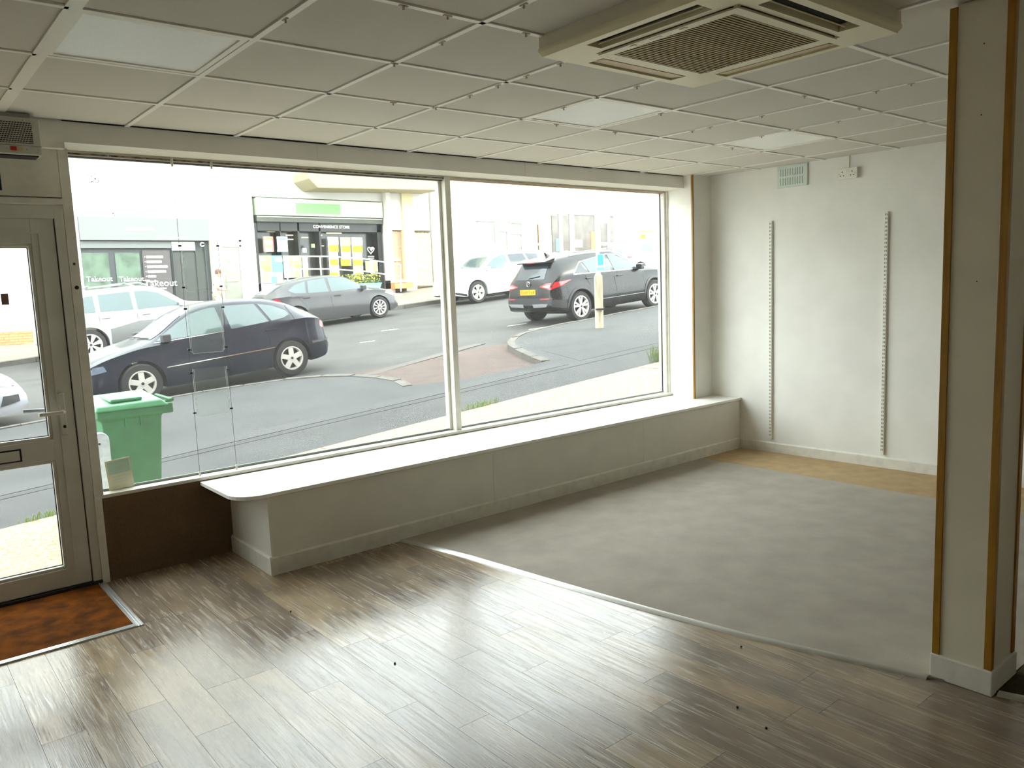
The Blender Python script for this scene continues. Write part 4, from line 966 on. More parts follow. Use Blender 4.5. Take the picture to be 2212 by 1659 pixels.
c3.both('side_window', m_pale, [(-0.26, 0.975), (-0.24, 1.37), (-0.78, 1.345), (-0.9, 1.0)])
c3.both('quarter_window', m_pale, [(-0.97, 1.005), (-0.86, 1.335), (-1.2, 1.27), (-1.45, 1.12), (-1.3, 1.03)])
c3.decal('windscreen', m_cglass, 'z', [(0.52, -0.5), (1.12, -0.6), (1.12, 0.6), (0.52, 0.5)])
c3.decal('rear_window', m_pale, 'z', [(-1.55, -0.46), (-2.0, -0.45), (-2.0, 0.45), (-1.55, 0.46)])
for sd in ('y-', 'y+'):
    c3.decal('tail_light', m_tail, sd, [(-1.75, 0.86), (-2.08, 0.80), (-2.12, 0.90), (-1.85, 0.94)], offd=0.01)
    c3.decal('headlight', m_lens, sd, [(1.62, 0.74), (1.95, 0.62), (1.98, 0.70), (1.68, 0.81)])
    c3.line(sd, (-0.22, 0.26), (-0.22, 0.96)); c3.line(sd, (1.05, 0.3), (1.03, 0.88)); c3.line(sd, (-1.0, 0.6), (-1.25, 0.96))
c3.handle(0.0, 0.84, p_grey); c3.handle(-0.98, 0.88, p_grey); c3.mirror(0.85, 0.96, p_grey)
MB().add([(-1.25, 0, 1.36), (-1.08, 0, 1.40), (-1.27, 0.015, 1.46), (-1.27, -0.015, 1.46)], [(0, 1, 2), (0, 3, 1), (2, 1, 3), (0, 2, 3)]).build('antenna_fin', m_chrome, c3.root)

# silver four wheel drive on the far side, left
suv = dict(wb=2.80, x0=-2.35, x1=2.32, w=1.92, r=0.375, rim=0.265, spokes=(7, 0.03, 0.05, 0.12), arch=1.16,
    top=[(-2.35, 0.75), (-2.3, 1.1), (-2.15, 1.5), (-2.0, 1.62), (-1.0, 1.70), (0, 1.70), (0.45, 1.62), (1.15, 1.18), (1.9, 1.06), (2.2, 0.9), (2.32, 0.6)],
    belt=[(-2.35, 0.7), (-2.25, 1.02), (-2.0, 1.12), (-1, 1.10), (0, 1.06), (1.1, 1.02), (1.9, 0.95), (2.2, 0.8), (2.32, 0.55)],
    sill=[(-2.35, 0.5), (-2.2, 0.36), (-1.9, 0.3), (1.9, 0.28), (2.32, 0.4)],
    plan=[(-2.35, 0.82), (-2.2, 0.92), (-1.8, 0.98), (-1, 1.0), (1, 1.0), (1.7, 0.97), (2.1, 0.86), (2.32, 0.65)],
    roofw=[(-2.35, 0.66), (-2.0, 0.6), (-1, 0.63), (0.3, 0.63), (1.0, 0.74), (2.32, 0.55)])
p_sil = paint('paint_silver', (166, 168, 169), 0.3)
c4 = Car('suv_car', 'silver four-wheel-drive with roof rails and dark lower doors in front of the takeaway', (5.76, 22.42, zr(5.76, 22.42)), 1, p_sil, suv)
c4.both('side_window', m_cglass, [(0.95, 1.09), (0.4, 1.47), (0.1, 1.55), (-0.15, 1.56), (-0.18, 1.10)])
c4.both('side_window', m_cglass, [(-0.28, 1.11), (-0.26, 1.565), (-1.0, 1.56), (-1.05, 1.14)])
c4.both('quarter_window', m_cglass, [(-1.15, 1.14), (-1.12, 1.555), (-1.75, 1.50), (-1.8, 1.17)])
c4.decal('windscreen', m_cglass, 'z', [(0.5, -0.55), (1.08, -0.66), (1.08, 0.66), (0.5, 0.55)])
for sd in ('y-', 'y+'):
    c4.decal('door_cladding', M('cladding_grey', (96, 98, 98), 0.5), sd, [(-0.92, 0.34), (0.9, 0.32), (0.92, 0.78), (-0.2, 0.82), (-0.9, 0.70)], offd=0.01)
    c4.line(sd, (-0.22, 0.36), (-0.22, 1.1)); c4.line(sd, (1.0, 0.4), (1.0, 1.02)); c4.line(sd, (-1.1, 0.8), (-1.1, 1.12))
    c4.decal('headlight', m_lens, sd, [(1.85, 0.86), (2.15, 0.76), (2.18, 0.86), (1.9, 0.95)])
    c4.decal('tail_light', m_tail, sd, [(-2.1, 0.9), (-2.28, 0.9), (-2.28, 1.08), (-2.12, 1.1)])
for sgn in (-1, 1):
    MB().tube([(-1.6, sgn * 0.58, 1.66), (-1.5, sgn * 0.59, 1.75), (0.0, sgn * 0.6, 1.765), (0.2, sgn * 0.6, 1.69)], 0.022, 8).build('roof_rail', p_sil, c4.root, smooth=True)
for x in (-1.2, -0.35): MB().box(x - 0.035, x + 0.035, -0.68, 0.68, 1.765, 1.80).build('roof_bar', m_skirtgrey, c4.root, bevel=0.01)
c4.handle(0.0, 0.97, p_sil); c4.handle(-0.95, 0.99, p_sil); c4.mirror(0.9, 1.12, p_sil)

# white SUV facing left on the far side
wsu = dict(suv, wb=2.68, x0=-2.25, x1=2.2, w=1.84, r=0.36, rim=0.25, spokes=(5, 0.05, 0.07, 0.2), alloy=M('alloy_warm', (226, 216, 196), 0.35),
    top=[(-2.25, 0.75), (-2.2, 1.1), (-2.05, 1.42), (-1.85, 1.56), (-1.0, 1.64), (0, 1.64), (0.4, 1.56), (1.1, 1.14), (1.8, 1.02), (2.1, 0.86), (2.2, 0.6)],
    belt=[(-2.25, 0.7), (-2.15, 1.05), (-1.9, 1.16), (-1, 1.12), (0, 1.05), (1.1, 1.0), (1.8, 0.92), (2.1, 0.76), (2.2, 0.55)],
    sill=[(-2.25, 0.5), (-2.1, 0.36), (-1.8, 0.28), (1.8, 0.26), (2.2, 0.36)],
    plan=[(-2.25, 0.82), (-2.1, 0.92), (-1.7, 0.98), (-1, 1.0), (1, 1.0), (1.6, 0.97), (2.0, 0.86), (2.2, 0.65)],
    roofw=[(-2.25, 0.66), (-1.9, 0.58), (-1, 0.6), (0.3, 0.6), (1.0, 0.7), (2.2, 0.55)])
p_wht = paint('paint_white', (232, 232, 230), 0.3)
c5 = Car('suv_car', 'white SUV with warm silver wheels parked across the road behind the black crossover', (16.2 + 1.34, 22.2, zr(17.54, 22.2)), -1, p_wht, wsu)
c5.both('side_window', m_cglass, [(0.95, 1.07), (0.4, 1.43), (0.1, 1.50), (-0.12, 1.51), (-0.16, 1.09)])
c5.both('side_window', m_dglass, [(-0.26, 1.10), (-0.24, 1.51), (-0.95, 1.49), (-1.0, 1.15)])
c5.both('quarter_window', m_dglass, [(-1.08, 1.16), (-1.04, 1.485), (-1.6, 1.42), (-1.5, 1.2)])
c5.decal('windscreen', m_pale, 'z', [(0.45, -0.52), (1.04, -0.62), (1.04, 0.62), (0.45, 0.52)])
for sd in ('y-', 'y+'):
    c5.decal('sill_cladding', m_plast, sd, [(-0.9, 0.27), (0.95, 0.26), (0.92, 0.37), (-0.9, 0.40)], offd=0.012)
    c5.decal('sill_step', M('step_cream', (222, 214, 190), 0.4), sd, [(-0.9, 0.41), (0.9, 0.385), (0.9, 0.44), (-0.9, 0.465)], offd=0.016)
    c5.decal('fog_light', m_plast, sd, [(1.72, 0.50), (1.98, 0.46), (2.02, 0.52), (1.95, 0.57), (1.72, 0.58)], offd=0.01)
    c5.decal('lower_cladding', m_plast, sd, [(1.78, 0.27), (2.12, 0.36), (2.14, 0.43), (1.8, 0.35)], offd=0.012)
    c5.line(sd, (-0.2, 0.42), (-0.2, 1.09), mat=m_skirtgrey); c5.line(sd, (0.98, 0.42), (0.98, 1.0), mat=m_skirtgrey)
    c5.decal('headlight', m_lens, sd, [(1.62, 0.86), (2.02, 0.74), (2.04, 0.82), (1.7, 0.94)])
c5.mirror(0.85, 1.09, p_sil); c5.handle(-0.95, 1.0, p_wht); c5.handle(0.0, 0.96, p_wht)

# silver saloon nosing in behind the door glass
sal = dict(leon, x1=2.18, top=[(-2.055, 0.60), (-1.9, 0.95), (-1.2, 1.2), (-0.5, 1.43), (0.1, 1.42), (0.38, 1.33), (1.05, 0.95), (1.5, 0.89), (1.85, 0.80), (2.05, 0.68), (2.18, 0.46)], spokes=(7, 0.03, 0.05, 0))
for k_ in ('belt', 'sill', 'plan', 'roofw'): sal[k_] = sal[k_][:-1] + [(2.18, sal[k_][-1][1])]
c6 = Car('saloon_car', 'silver car with dark fog lamp parked nose to nose with the navy hatchback', (-0.34, 14.05, zr(-0.34, 14.05)), 1, paint('paint_pale_silver', (168, 170, 177), 0.3), sal)
for sd in ('y-', 'y+'):
    c6.decal('headlight', m_lens, sd, [(1.66, 0.66), (2.0, 0.58), (2.02, 0.66), (1.70, 0.74)], offd=0.006)
    c6.decal('fog_lamp', m_plast, sd, [(1.80, 0.33), (2.06, 0.36), (2.06, 0.46), (1.86, 0.47)], offd=0.01)
    c6.decal('lower_lip', m_skirtgrey, sd, [(1.6, 0.21), (2.1, 0.26), (2.12, 0.29), (1.6, 0.26)], offd=0.01)
    c6.line(sd, (1.62, 0.75), (2.12, 0.55)); c6.line(sd, (1.0, 0.25), (0.98, 0.86))
c6.both('side_window', m_cglass, [(0.93, 0.93), (0.55, 1.16), (0.30, 1.29), (-0.12, 1.33), (-0.16, 0.955)])
c6.decal('windscreen', m_cglass, 'z', [(0.43, -0.5), (0.99, -0.6), (0.99, 0.6), (0.43, 0.5)])

# white hatchback and van up the hill
c7 = Car('hatchback_car', 'white hatchback with slim red tail lights parked up the hill', (25.75, 22.25, zr(25.75, 22.25)), 1, paint('paint_white_b', (232, 231, 231), 0.3), leon)
c7.decal('rear_window', m_cglass, 'z', [(-1.2, -0.46), (-1.85, -0.44), (-1.85, 0.44), (-1.2, 0.46)])
for sd in ('y-', 'y+'):
    c7.decal('tail_light', m_tail, sd, [(-1.55, 0.90), (-1.92, 0.80), (-2.0, 0.86), (-1.85, 0.95)], offd=0.01)
    c7.decal('side_window', m_cglass, sd, [(-0.28, 0.965), (-0.24, 1.36), (-0.80, 1.33), (-0.95, 1.005)])
van = dict(suv, wb=3.0, x0=-2.5, x1=2.5, w=1.95, r=0.34, rim=0.21, spokes=(6, 0.04, 0.05, 0),
    top=[(-2.5, 1.6), (-2.46, 1.95), (-2.3, 2.0), (0.6, 2.0), (1.0, 1.9), (1.75, 1.25), (2.3, 1.0), (2.5, 0.6)],
    belt=[(-2.5, 1.15), (-2.3, 1.2), (0.6, 1.18), (1.75, 1.1), (2.3, 0.9), (2.5, 0.55)],
    sill=[(-2.5, 0.42), (-2.3, 0.34), (2.2, 0.3), (2.5, 0.35)], plan=[(-2.5, 0.96), (-2.3, 1.0), (1.6, 1.0), (2.2, 0.9), (2.5, 0.7)], roofw=[(-2.5, 0.82), (0.6, 0.82), (1.8, 0.75), (2.5, 0.6)])
c8 = Car('van', 'white van with upright red tail lamp parked beyond the white hatchback', (31.2, 22.35, zr(31.2, 22.35)), 1, MATS['paint_white'], van)
c8.root['category'] = 'van'
for sd in ('y-', 'y+'):
    c8.decal('tail_light', m_tail, sd, [(-2.46, 0.62), (-2.3, 0.62), (-2.3, 1.02), (-2.46, 1.02)], offd=0.012)
    c8.decal('bumper', M('bumper_yellow', (214, 190, 70), 0.5), sd, [(-2.2, 0.44), (-2.46, 0.44), (-2.46, 0.56), (-2.2, 0.56)], offd=0.012)
c8.decal('rear_window', m_dglass, 'x-', [(-0.7, 1.2), (0.7, 1.2), (0.66, 1.7), (-0.66, 1.7)])

# ---- street furniture
lp = at_z(1295, 708, 0.0); px_, py_ = 11.56, 11.24; pz = zp(px_, py_)
lamp = thing('lamp_column', 'weathered cream lamp column with a blue and white sign above its control box', 'lamp column', (px_, py_, pz))
m_col = M('weathered_cream', (196, 186, 160), 0.8, var=0.25, vscale=8, stretch=(3, 3, 0.6))
MB().lathe([(0, -0.05), (0.085, -0.05), (0.085, 0.98), (0.080, 1.03), (0.045, 1.10), (0, 1.10)], (px_, py_, pz), 'z', 20).build('base_tube', m_col, lamp, smooth=True)
MB().lathe([(0, 1.05), (0.038, 1.05), (0.034, 5.6), (0, 5.6)], (px_, py_, pz), 'z', 14).build('upper_pole', M('pole_grey', (208, 204, 190), 0.6), lamp, smooth=True)
rot = Matrix.Rotation(math.radians(-40), 3, 'Z')
MB().obox((px_ - 0.045, py_ - 0.05, pz + 0.72), (0.15, 0.10, 0.66), rot).build('control_box', m_col, lamp, bevel=0.006)
MB().obox((px_ - 0.045, py_ - 0.055, pz + 0.375), (0.156, 0.105, 0.03), rot).build('box_lip', m_plast, lamp)
sg = MB().obox((px_ + 0.015, py_ - 0.055, pz + 1.30), (0.17, 0.006, 0.34), rot).build('notice_sign', M('sign_white', (214, 226, 224), 0.5), lamp)
MB().obox((px_ + 0.006, py_ - 0.063, pz + 1.36), (0.1, 0.004, 0.2), rot).build('sign_blue', M('sign_cyan', (76, 182, 186), 0.5), sg)
MB().obox((px_ + 0.012, py_ - 0.062, pz + 1.18), (0.15, 0.004, 0.06), rot).build('sign_band', M('sign_cyan2', (128, 206, 204), 0.5), sg)
MB().obox((px_ + 0.05, py_ - 0.035, pz + 1.27), (0.03, 0.004, 0.12), rot).build('sign_red', M('sign_pink', (222, 170, 160), 0.5), sg)

bx, by = 1.53, 6.70; bz = zp(bx, by)
bn_ = thing('wheelie_bin', 'green plastic wheelie bin standing outside the window', 'bin', (bx, by, bz))
m_bin = M('bin_green', (38, 104, 62), 0.5, var=0.25, vscale=9, lo=0.4, hi=0.75)
m_lid = M('bin_lid_green', (70, 134, 92), 0.35)
vs_ = []
for z, hw, hd in ((0.05, 0.17, 0.19), (0.78, 0.215, 0.25), (0.80, 0.245, 0.275), (0.86, 0.245, 0.275)):
    vs_ += [(bx - hw, by - hd, bz + z), (bx + hw, by - hd, bz + z), (bx + hw, by + hd, bz + z), (bx - hw, by + hd, bz + z)]
fs = [(0, 3, 2, 1), (12, 13, 14, 15)]
for l in range(3):
    for k in range(4): fs.append((4 * l + k, 4 * l + (k + 1) % 4, 4 * l + 4 + (k + 1) % 4, 4 * l + 4 + k))
MB().add(vs_, fs).build('bin_body', m_bin, bn_, bevel=0.012)
lid = MB().add([(bx - 0.26, by - 0.29, bz + 0.855), (bx + 0.27, by - 0.29, bz + 0.855), (bx + 0.27, by + 0.30, bz + 0.87), (bx - 0.26, by + 0.30, bz + 0.87),
                (bx - 0.24, by - 0.26, bz + 0.895), (bx + 0.22, by - 0.26, bz + 0.905), (bx + 0.22, by + 0.28, bz + 0.94), (bx - 0.20, by + 0.28, bz + 0.93)],
               [(0, 3, 2, 1), (4, 5, 6, 7), (0, 1, 5, 4), (1, 2, 6, 5), (2, 3, 7, 6), (3, 0, 4, 7)]).build('bin_lid', m_lid, bn_, bevel=0.012)
MB().box(bx - 0.13, bx + 0.1, by - 0.2, by + 0.2, bz + 0.905, bz + 0.935).build('lid_panel', m_lid, bn_, bevel=0.02)
MB().tube([(bx + 0.26, by - 0.22, bz + 0.87), (bx + 0.31, by - 0.22, bz + 0.885), (bx + 0.31, by + 0.22, bz + 0.885), (bx + 0.26, by + 0.22, bz + 0.87)], 0.014, 8).build('bin_handle', m_bin, bn_, smooth=True)
MB().box(bx + 0.2, bx + 0.30, by - 0.27, by + 0.27, bz + 0.79, bz + 0.87).build('rear_lip', m_bin, bn_, bevel=0.01)
for yy in (by - 0.2, by + 0.2): MB().lathe([(0, -0.02), (0.1, -0.02), (0.1, 0.02), (0, 0.02)], (bx + 0.16, yy, bz + 0.1), 'y', 18).build('bin_wheel', m_tyre, bn_)
for yy in (-0.05, 0.06): MB().box(bx + yy - 0.006, bx + yy + 0.006, by - 0.262, by - 0.25, bz + 0.72, bz + 0.80).build('moulded_rib', m_bin, bn_)
hx, hy = 1.225, 6.12
hz = zp(hx, hy)
poly = [(hx - 0.06, hz - 0.02), (hx + 0.058, hz - 0.02)] + [(hx + 0.058 * math.cos(t), hz + 0.72 + 0.058 * math.sin(t)) for t in np.linspace(0, math.pi, 12)]
bo = thing('steel_bollard', 'galvanised round-topped steel post next to the green bin', 'bollard', (hx, hy, hz))
MB().prism(poly, 'y', hy - 0.03, hy + 0.03).build('post', M('galvanised', (176, 186, 194), 0.4, metal=0.3, var=0.2, vscale=30), bo, bevel=0.012)
MB().lathe([(0, 0), (0.008, 0), (0.008, -0.004), (0, -0.004)], (hx - 0.01, hy - 0.03, hz + 0.70), 'y', 10).build('bolt_hole', m_black, bo)

# weeds at the slab edge
m_grass = M('weed_green', (128, 156, 74), 0.8, objvar=0.2)
def weed(cx, cy, rx, ry, n, h, label):
    mb = MB(); g_ = zp(cx, cy)
    for i in range(n):
        a = random.uniform(0, 6.28); r = random.random() ** 0.6
        x, y = cx + rx * r * math.cos(a), cy + ry * r * math.sin(a); hh = h * random.uniform(0.4, 1); dx, dy = random.uniform(-.5, .5) * hh, random.uniform(-.5, .5) * hh; w = 0.004
        z = zp(x, y)
        mb.add([(x - w, y, z), (x + w, y + 0.004, z), (x + dx * .5 + w * .7, y + dy * .5, z + hh * .7), (x + dx * .5 - w * .7, y + dy * .5, z + hh * .7), (x + dx, y + dy, z + hh)], [(0, 1, 2, 3), (3, 2, 4)])
    o = mb.build('weed_tuft', m_grass); tag(o, label, 'weeds', kind='stuff')
weed(9.0, 7.25, 0.55, 0.16, 500, 0.26, 'green weeds sprouting at the slab edge by the far window jamb')
weed(5.45, 7.22, 0.3, 0.05, 90, 0.09, 'small green weeds along the slab edge outside the window mullion')
weed(1.0, 7.22, 0.2, 0.04, 60, 0.07, 'low weeds at the slab edge outside the entrance door')
# ================================================================== BUILDINGS ACROSS THE STREET
FY = 27.0
m_white_r = M('white_render', (212, 209, 202), 0.85, var=0.06, vscale=0.8)
m_cream_r = M('cream_render', (212, 202, 160), 0.85, var=0.06, vscale=0.8)
m_char = M('charcoal_front', (58, 62, 64), 0.6)
m_charl = M('slate_fascia', (118, 122, 120), 0.7)
m_shopglass = M('shop_glass_green', (98, 116, 102), 0.1, var=0.35, vscale=3, spec=0.6)
m_shopdark = M('shop_glass_dark', (52, 54, 50), 0.15, spec=0.6)
m_blackf = M('black_frame', (34, 35, 34), 0.5)
m_lett = M('white_letters', (236, 234, 228), 0.6)
def fxz(u, v, Y=FY): p = at_y(u, v, Y); return p[0], p[2]
PLOT = None
def fb(u0, v0, u1, v1, Y0=FY, Y1=None, mb=None):
    """box seen at pixel rectangle, front face on plane Y0"""
    um, vm = (u0 + u1) / 2, (v0 + v1) / 2
    xa, xb = fxz(u0, vm, Y0)[0], fxz(u1, vm, Y0)[0]; za, zb = fxz(um, v1, Y0)[1], fxz(um, v0, Y0)[1]
    if PLOT: xa, xb = min(max(xa, PLOT[0]), PLOT[1] - 0.02), max(min(xb, PLOT[1]), PLOT[0] + 0.02)
    return (mb or MB()).box(xa, xb, Y0, Y1 if Y1 is not None else Y0 + 0.03, za, zb)
def X(u, v=520, Y=FY): return fxz(u, v, Y)[0]
def ground(x): return zf(x, FY) - 0.1
xs1, xs2, xst, xst2, xg, xr1, xr2 = X(172), X(451), X(551), X(827, 470), X(935), X(1190), X(1335)

# white house left of the takeaway
b0 = thing('white_house', 'white rendered house next to the charcoal takeaway, behind the low brick wall', 'building', (0, FY, ground(0)))
B(-12, xs1, FY, FY + 6, ground(-12) - 0.5, 9.5).build('wall', m_white_r, b0)
for x in (-1.0, 1.6):
    w = B(x, x + 1.2, FY - 0.03, FY + 0.02, 2.1, 3.5).build('window', m_shopglass, b0)
    B(x + 0.57, x + 0.63, FY - 0.05, FY - 0.03, 2.1, 3.5).build('glazing_bar', m_frame, w)
gw = thing('garden_wall', 'low brick garden wall in front of the white house', 'wall', (3.9, 26.2, zf(3.9, 26.2)))
m_brick = M('brick_orange', (196, 140, 96), 0.9, var=0.15, objvar=0.15)
zb = zf(3.6, 26.2)
B(2.42, 4.95, 26.215, 26.385, zb - 0.1, zb + 0.36).build('mortar_core', M('mortar', (186, 176, 158), 0.9), gw)
bk = None
for r in range(5):
    for k in range(11):
        if bk is None: bk = o = B(-0.108, 0.108, -0.1, 0.1, 0, 0.064).build('brick', m_brick, gw, origin=(0, 0, 0))
        else: o = bk.copy(); COL.objects.link(o)
        o.location = Vector((2.55 + k * 0.226 + (0.113 if r % 2 else 0), 26.3, zb + r * 0.074)) - ORG[gw]

# takeaway
PLOT = (xs1, xs2)
b1 = thing('takeaway_shop', 'charcoal takeaway shop front with white window lettering', 'building', ((xs1 + xs2) / 2, FY, ground(7)))
B(xs1, xs2, FY + 0.05, FY + 6, ground(5) - 0.5, fxz(310, 470)[1]).build('shop_wall', m_char, b1)
B(xs1, xs2, FY, FY + 6, fxz(310, 470)[1], 14.0).build('upper_wall', m_white_r, b1)
fb(172, 470, 451, 519, FY - 0.12, FY + 0.1).build('fascia', m_charl, b1)
fb(265, 492, 330, 497, FY - 0.125, FY - 0.11).build('fascia_lettering', m_lett, b1)
fb(340, 512, 405, 515, FY - 0.125, FY - 0.11).build('fascia_strip', m_lett, b1)
fb(174, 521, 370, 536, FY - 0.02, FY + 0.1).build('transom_band', M('band_grey', (110, 114, 112), 0.6), b1)
for u0, u1 in ((180, 238), (252, 305)):
    w = fb(u0, 546, u1, 640, FY + 0.03, FY + 0.06).build('window', m_shopglass, b1)
    lx, lz = fxz((u0 + u1) / 2 + 6, 603, FY + 0.02)
    text('Takeout', 0.22, m_lett, w, 'window_lettering', frame_mat((lx, FY + 0.018, lz), (1, 0, 0), (0, 0, 1)), 0.003)
    fb(u0 + 20, 606, u1 - 12, 608, FY + 0.015, FY + 0.025).build('lettering_rule', m_lett, w)
pnl = fb(311, 541, 370, 640, FY - 0.01, FY + 0.06).build('menu_panel', M('menu_black', (78, 74, 74), 0.6), b1)
for (ua, ub, v) in ((316, 352, 555), (317, 349, 565.5), (318, 362, 576), (319, 359, 586.5), (320, 337, 597)):
    fb(ua, v - 2.6, ub, v + 2.6, FY - 0.02, FY - 0.008).build('menu_line', m_lett, pnl)
    fb(ua - 4, v - 0.8, ua - 2.2, v + 0.8, FY - 0.02, FY - 0.008).build('menu_bullet', m_lett, pnl)
lx, lz = fxz(347, 612, FY); text('Takeout', 0.30, m_lett, pnl, 'menu_lettering', frame_mat((lx, FY - 0.02, lz), (1, 0, 0), (0, 0, 1)), 0.003)
fb(319, 606.5, 341, 609, FY - 0.02, FY - 0.008).build('menu_line', m_lett, pnl)
fb(325, 622, 360, 625, FY - 0.02, FY - 0.008).build('menu_line', m_lett, pnl)
fb(335, 628, 352, 640, FY - 0.02, FY - 0.008).build('menu_notice', m_lett, pnl)
fb(374, 545, 447, 655, FY + 0.02, FY + 0.06).build('shop_door', M('shop_door_grey', (60, 62, 60), 0.6, var=0.2, vscale=5), b1)
fb(371, 522, 421, 541, FY - 0.03, FY + 0.03).build('door_sign', M('sign_pale', (190, 198, 186), 0.6), b1)
for u in (376, 426, 446): fb(u, 520, u + 2, 655, FY - 0.02, FY + 0.04).build('door_post', m_char, b1)
MB().tube([fxz(437 + 4 * math.cos(t), 528 + 4 * math.sin(t), FY - 0.06)[0:1] + (FY - 0.06,) + fxz(437 + 4 * math.cos(t), 528 + 4 * math.sin(t), FY - 0.06)[1:2] for t in np.linspace(0.5, 5.6, 12)], 0.02, 6).build('bracket_lamp', m_lett, b1)

# white bay with flat door
PLOT = (xs2, xst)
b2 = thing('white_terrace', 'white rendered bay with a narrow glazed door between the two shops', 'building', ((xs2 + xst) / 2, FY, ground(10)))
B(xs2, xst, FY, FY + 6, ground(9) - 0.5, 14.0).build('wall', m_white_r, b2)
fb(452, 500, 457, 655, FY - 0.05, FY).build('downpipe', m_cream_r, b2)
dr = fb(482, 532, 524, 655, FY - 0.02, FY + 0.02).build('door', M('door_glass', (132, 134, 124), 0.2, var=0.2, vscale=4), b2)
f = MB(); fb(478, 518, 482, 655, FY - 0.05, FY, f); fb(521, 518, 527, 655, FY - 0.05, FY, f); fb(482, 518, 521, 522, FY - 0.05, FY, f); fb(482, 529, 521, 533, FY - 0.05, FY, f)
f.build('door_frame', m_lett, dr)
fb(489, 593, 515, 608, FY - 0.04, FY - 0.02).build('door_poster', M('poster_lemon', (238, 222, 120), 0.6), dr)
fb(492, 597, 512, 604, FY - 0.045, FY - 0.035).build('poster_white', m_lett, dr)

# convenience store
PLOT = (xst, xst2)
b3 = thing('convenience_store', 'convenience store with green sign, yellow posters and a white ramp railing', 'building', ((xst + xst2) / 2, FY, ground(13.5)))
B(xst, xst2, FY + 0.5, FY + 6, ground(11) - 0.5, fxz(690, 430)[1]).build('shop_wall', m_shopdark, b3)
B(xst, xst2, FY, FY + 6, fxz(690, 430)[1], 9.5).build('upper_wall', m_white_r, b3)
fb(555, 432, 826, 467, FY - 0.1, FY + 0.5).build('fascia', M('fascia_pale_green', (196, 212, 182), 0.6), b3)
fb(640, 440, 735, 462, FY - 0.13, FY - 0.1).build('green_sign', M('sign_green', (118, 206, 104), 0.5), b3)
fb(555, 467, 826, 481, FY - 0.04, FY + 0.5).build('fascia_band', M('band_dark', (76, 78, 70), 0.6), b3)
fb(556, 470, 826, 471.5, FY - 0.05, FY - 0.03).build('trim_line', M('pale_line', (206, 208, 188), 0.5), b3)
fb(556, 481, 826, 500, FY + 0.05, FY + 0.5).build('header_panel', m_blackf, b3)
lx, lz = fxz(716, 490.5, FY + 0.04)
text('CONVENIENCE STORE', 0.145, m_lett, b3, 'store_lettering', frame_mat((lx, FY + 0.03, lz), (1, 0, 0), (0, 0, 1)), 0.004)
for u0, u1 in ((553, 560), (609, 611), (647, 651), (693, 697), (818, 827)):
    fb(u0, 481, u1, 640, FY + 0.05, FY + 0.5).build('mullion', m_blackf, b3)
fb(560, 612, 650, 660, FY + 0.05, FY + 0.5).build('stall_riser', m_white_r, b3)
m_tube = M('shop_light', (255, 232, 180), 0.5, emit=1.2)
for u0, u1, v in ((577, 601, 500), (618, 645, 508), (616, 640, 517), (652, 666, 513), (687, 696, 508), (706, 738, 503.5), (690, 700, 531)):
    fb(u0, v - 0.9, u1, v + 0.9, FY + 0.44, FY + 0.49).build('strip_light', m_tube, b3)
P_ = {k: M('poster_' + k, c, 0.6) for k, c in dict(yellow=(226, 216, 20), lemon=(222, 222, 130), white=(228, 228, 222), cyan=(96, 204, 208), green=(176, 208, 104), orange=(226, 134, 82), pink=(226, 190, 168), sky=(170, 214, 226), cream=(228, 222, 188), red=(196, 98, 84)).items()}
def poster(u0, v0, u1, v1, bands, back='white', sx=0.0):
    o = fb(u0, v0, u1, v1, FY + 0.03, FY + 0.05).build('poster', P_[back], b3)
    for qi, (a, b, c, d, k) in enumerate(bands):
        w, h_ = u1 - u0, v1 - v0
        fb(u0 + a * w, v0 + b * h_, u0 + c * w, v0 + d * h_, FY + 0.022 - 0.003 * qi, FY + 0.03).build('poster_print', P_[k], o)
poster(569, 511, 591, 544, [(0, 0, 0.1, 1, 'red'), (0.2, 0.05, 0.95, 0.2, 'orange'), (0.25, 0.55, 0.8, 0.7, 'orange'), (0.2, 0.25, 0.9, 0.5, 'cream'), (0.9, 0, 1, 1, 'red')], 'cream')
poster(599, 511, 621, 544, [(0, 0, 1, 0.28, 'sky'), (0.1, 0.1, 0.8, 0.22, 'cyan'), (0, 0.85, 1, 1, 'sky')], 'white')
poster(562, 552, 586, 612, [(0, 0, 1, 0.5, 'green'), (0.05, 0.08, 0.5, 0.2, 'white'), (0.4, 0.4, 0.95, 0.58, 'orange'), (0.2, 0.6, 0.9, 0.95, 'lemon')], 'white')
poster(587, 552, 610, 612, [(0, 0, 1, 0.6, 'cyan'), (0.3, 0.08, 1, 0.22, 'white'), (0, 0.75, 0.5, 1, 'cyan'), (0.55, 0.66, 0.95, 0.85, 'cream')], 'white')
poster(613, 552, 651, 600, [(0.3, 0, 1, 0.5, 'green'), (0.5, 0.1, 0.85, 0.22, 'white'), (0.68, 0.42, 0.98, 0.65, 'orange'), (0.35, 0.66, 0.85, 0.95, 'lemon'), (0.7, 0.7, 0.9, 1, 'green')], 'white')
poster(657, 556, 665, 604, [(0, 0, 1, 0.5, 'cream'), (0, 0.5, 1, 1, 'green')], 'green')
poster(711, 512, 731, 602, [(0, 0, 1, 0.18, 'pink'), (0, 0.19, 1, 0.35, 'yellow'), (0.1, 0.53, 1, 0.68, 'yellow'), (0.1, 0.85, 1, 1, 'yellow')], 'white')
poster(737, 513, 757, 574, [(0, 0, 1, 0.26, 'lemon'), (0.05, 0.29, 1, 0.51, 'yellow'), (0, 0.76, 1, 1, 'yellow')], 'white')
poster(762, 513, 783, 602, [(0, 0, 1, 0.18, 'cream'), (0, 0.2, 1, 0.36, 'yellow'), (0.05, 0.54, 1, 0.68, 'yellow'), (0.35, 0.7, 0.75, 0.84, 'lemon'), (0.3, 0.86, 1, 1, 'yellow')], 'white')
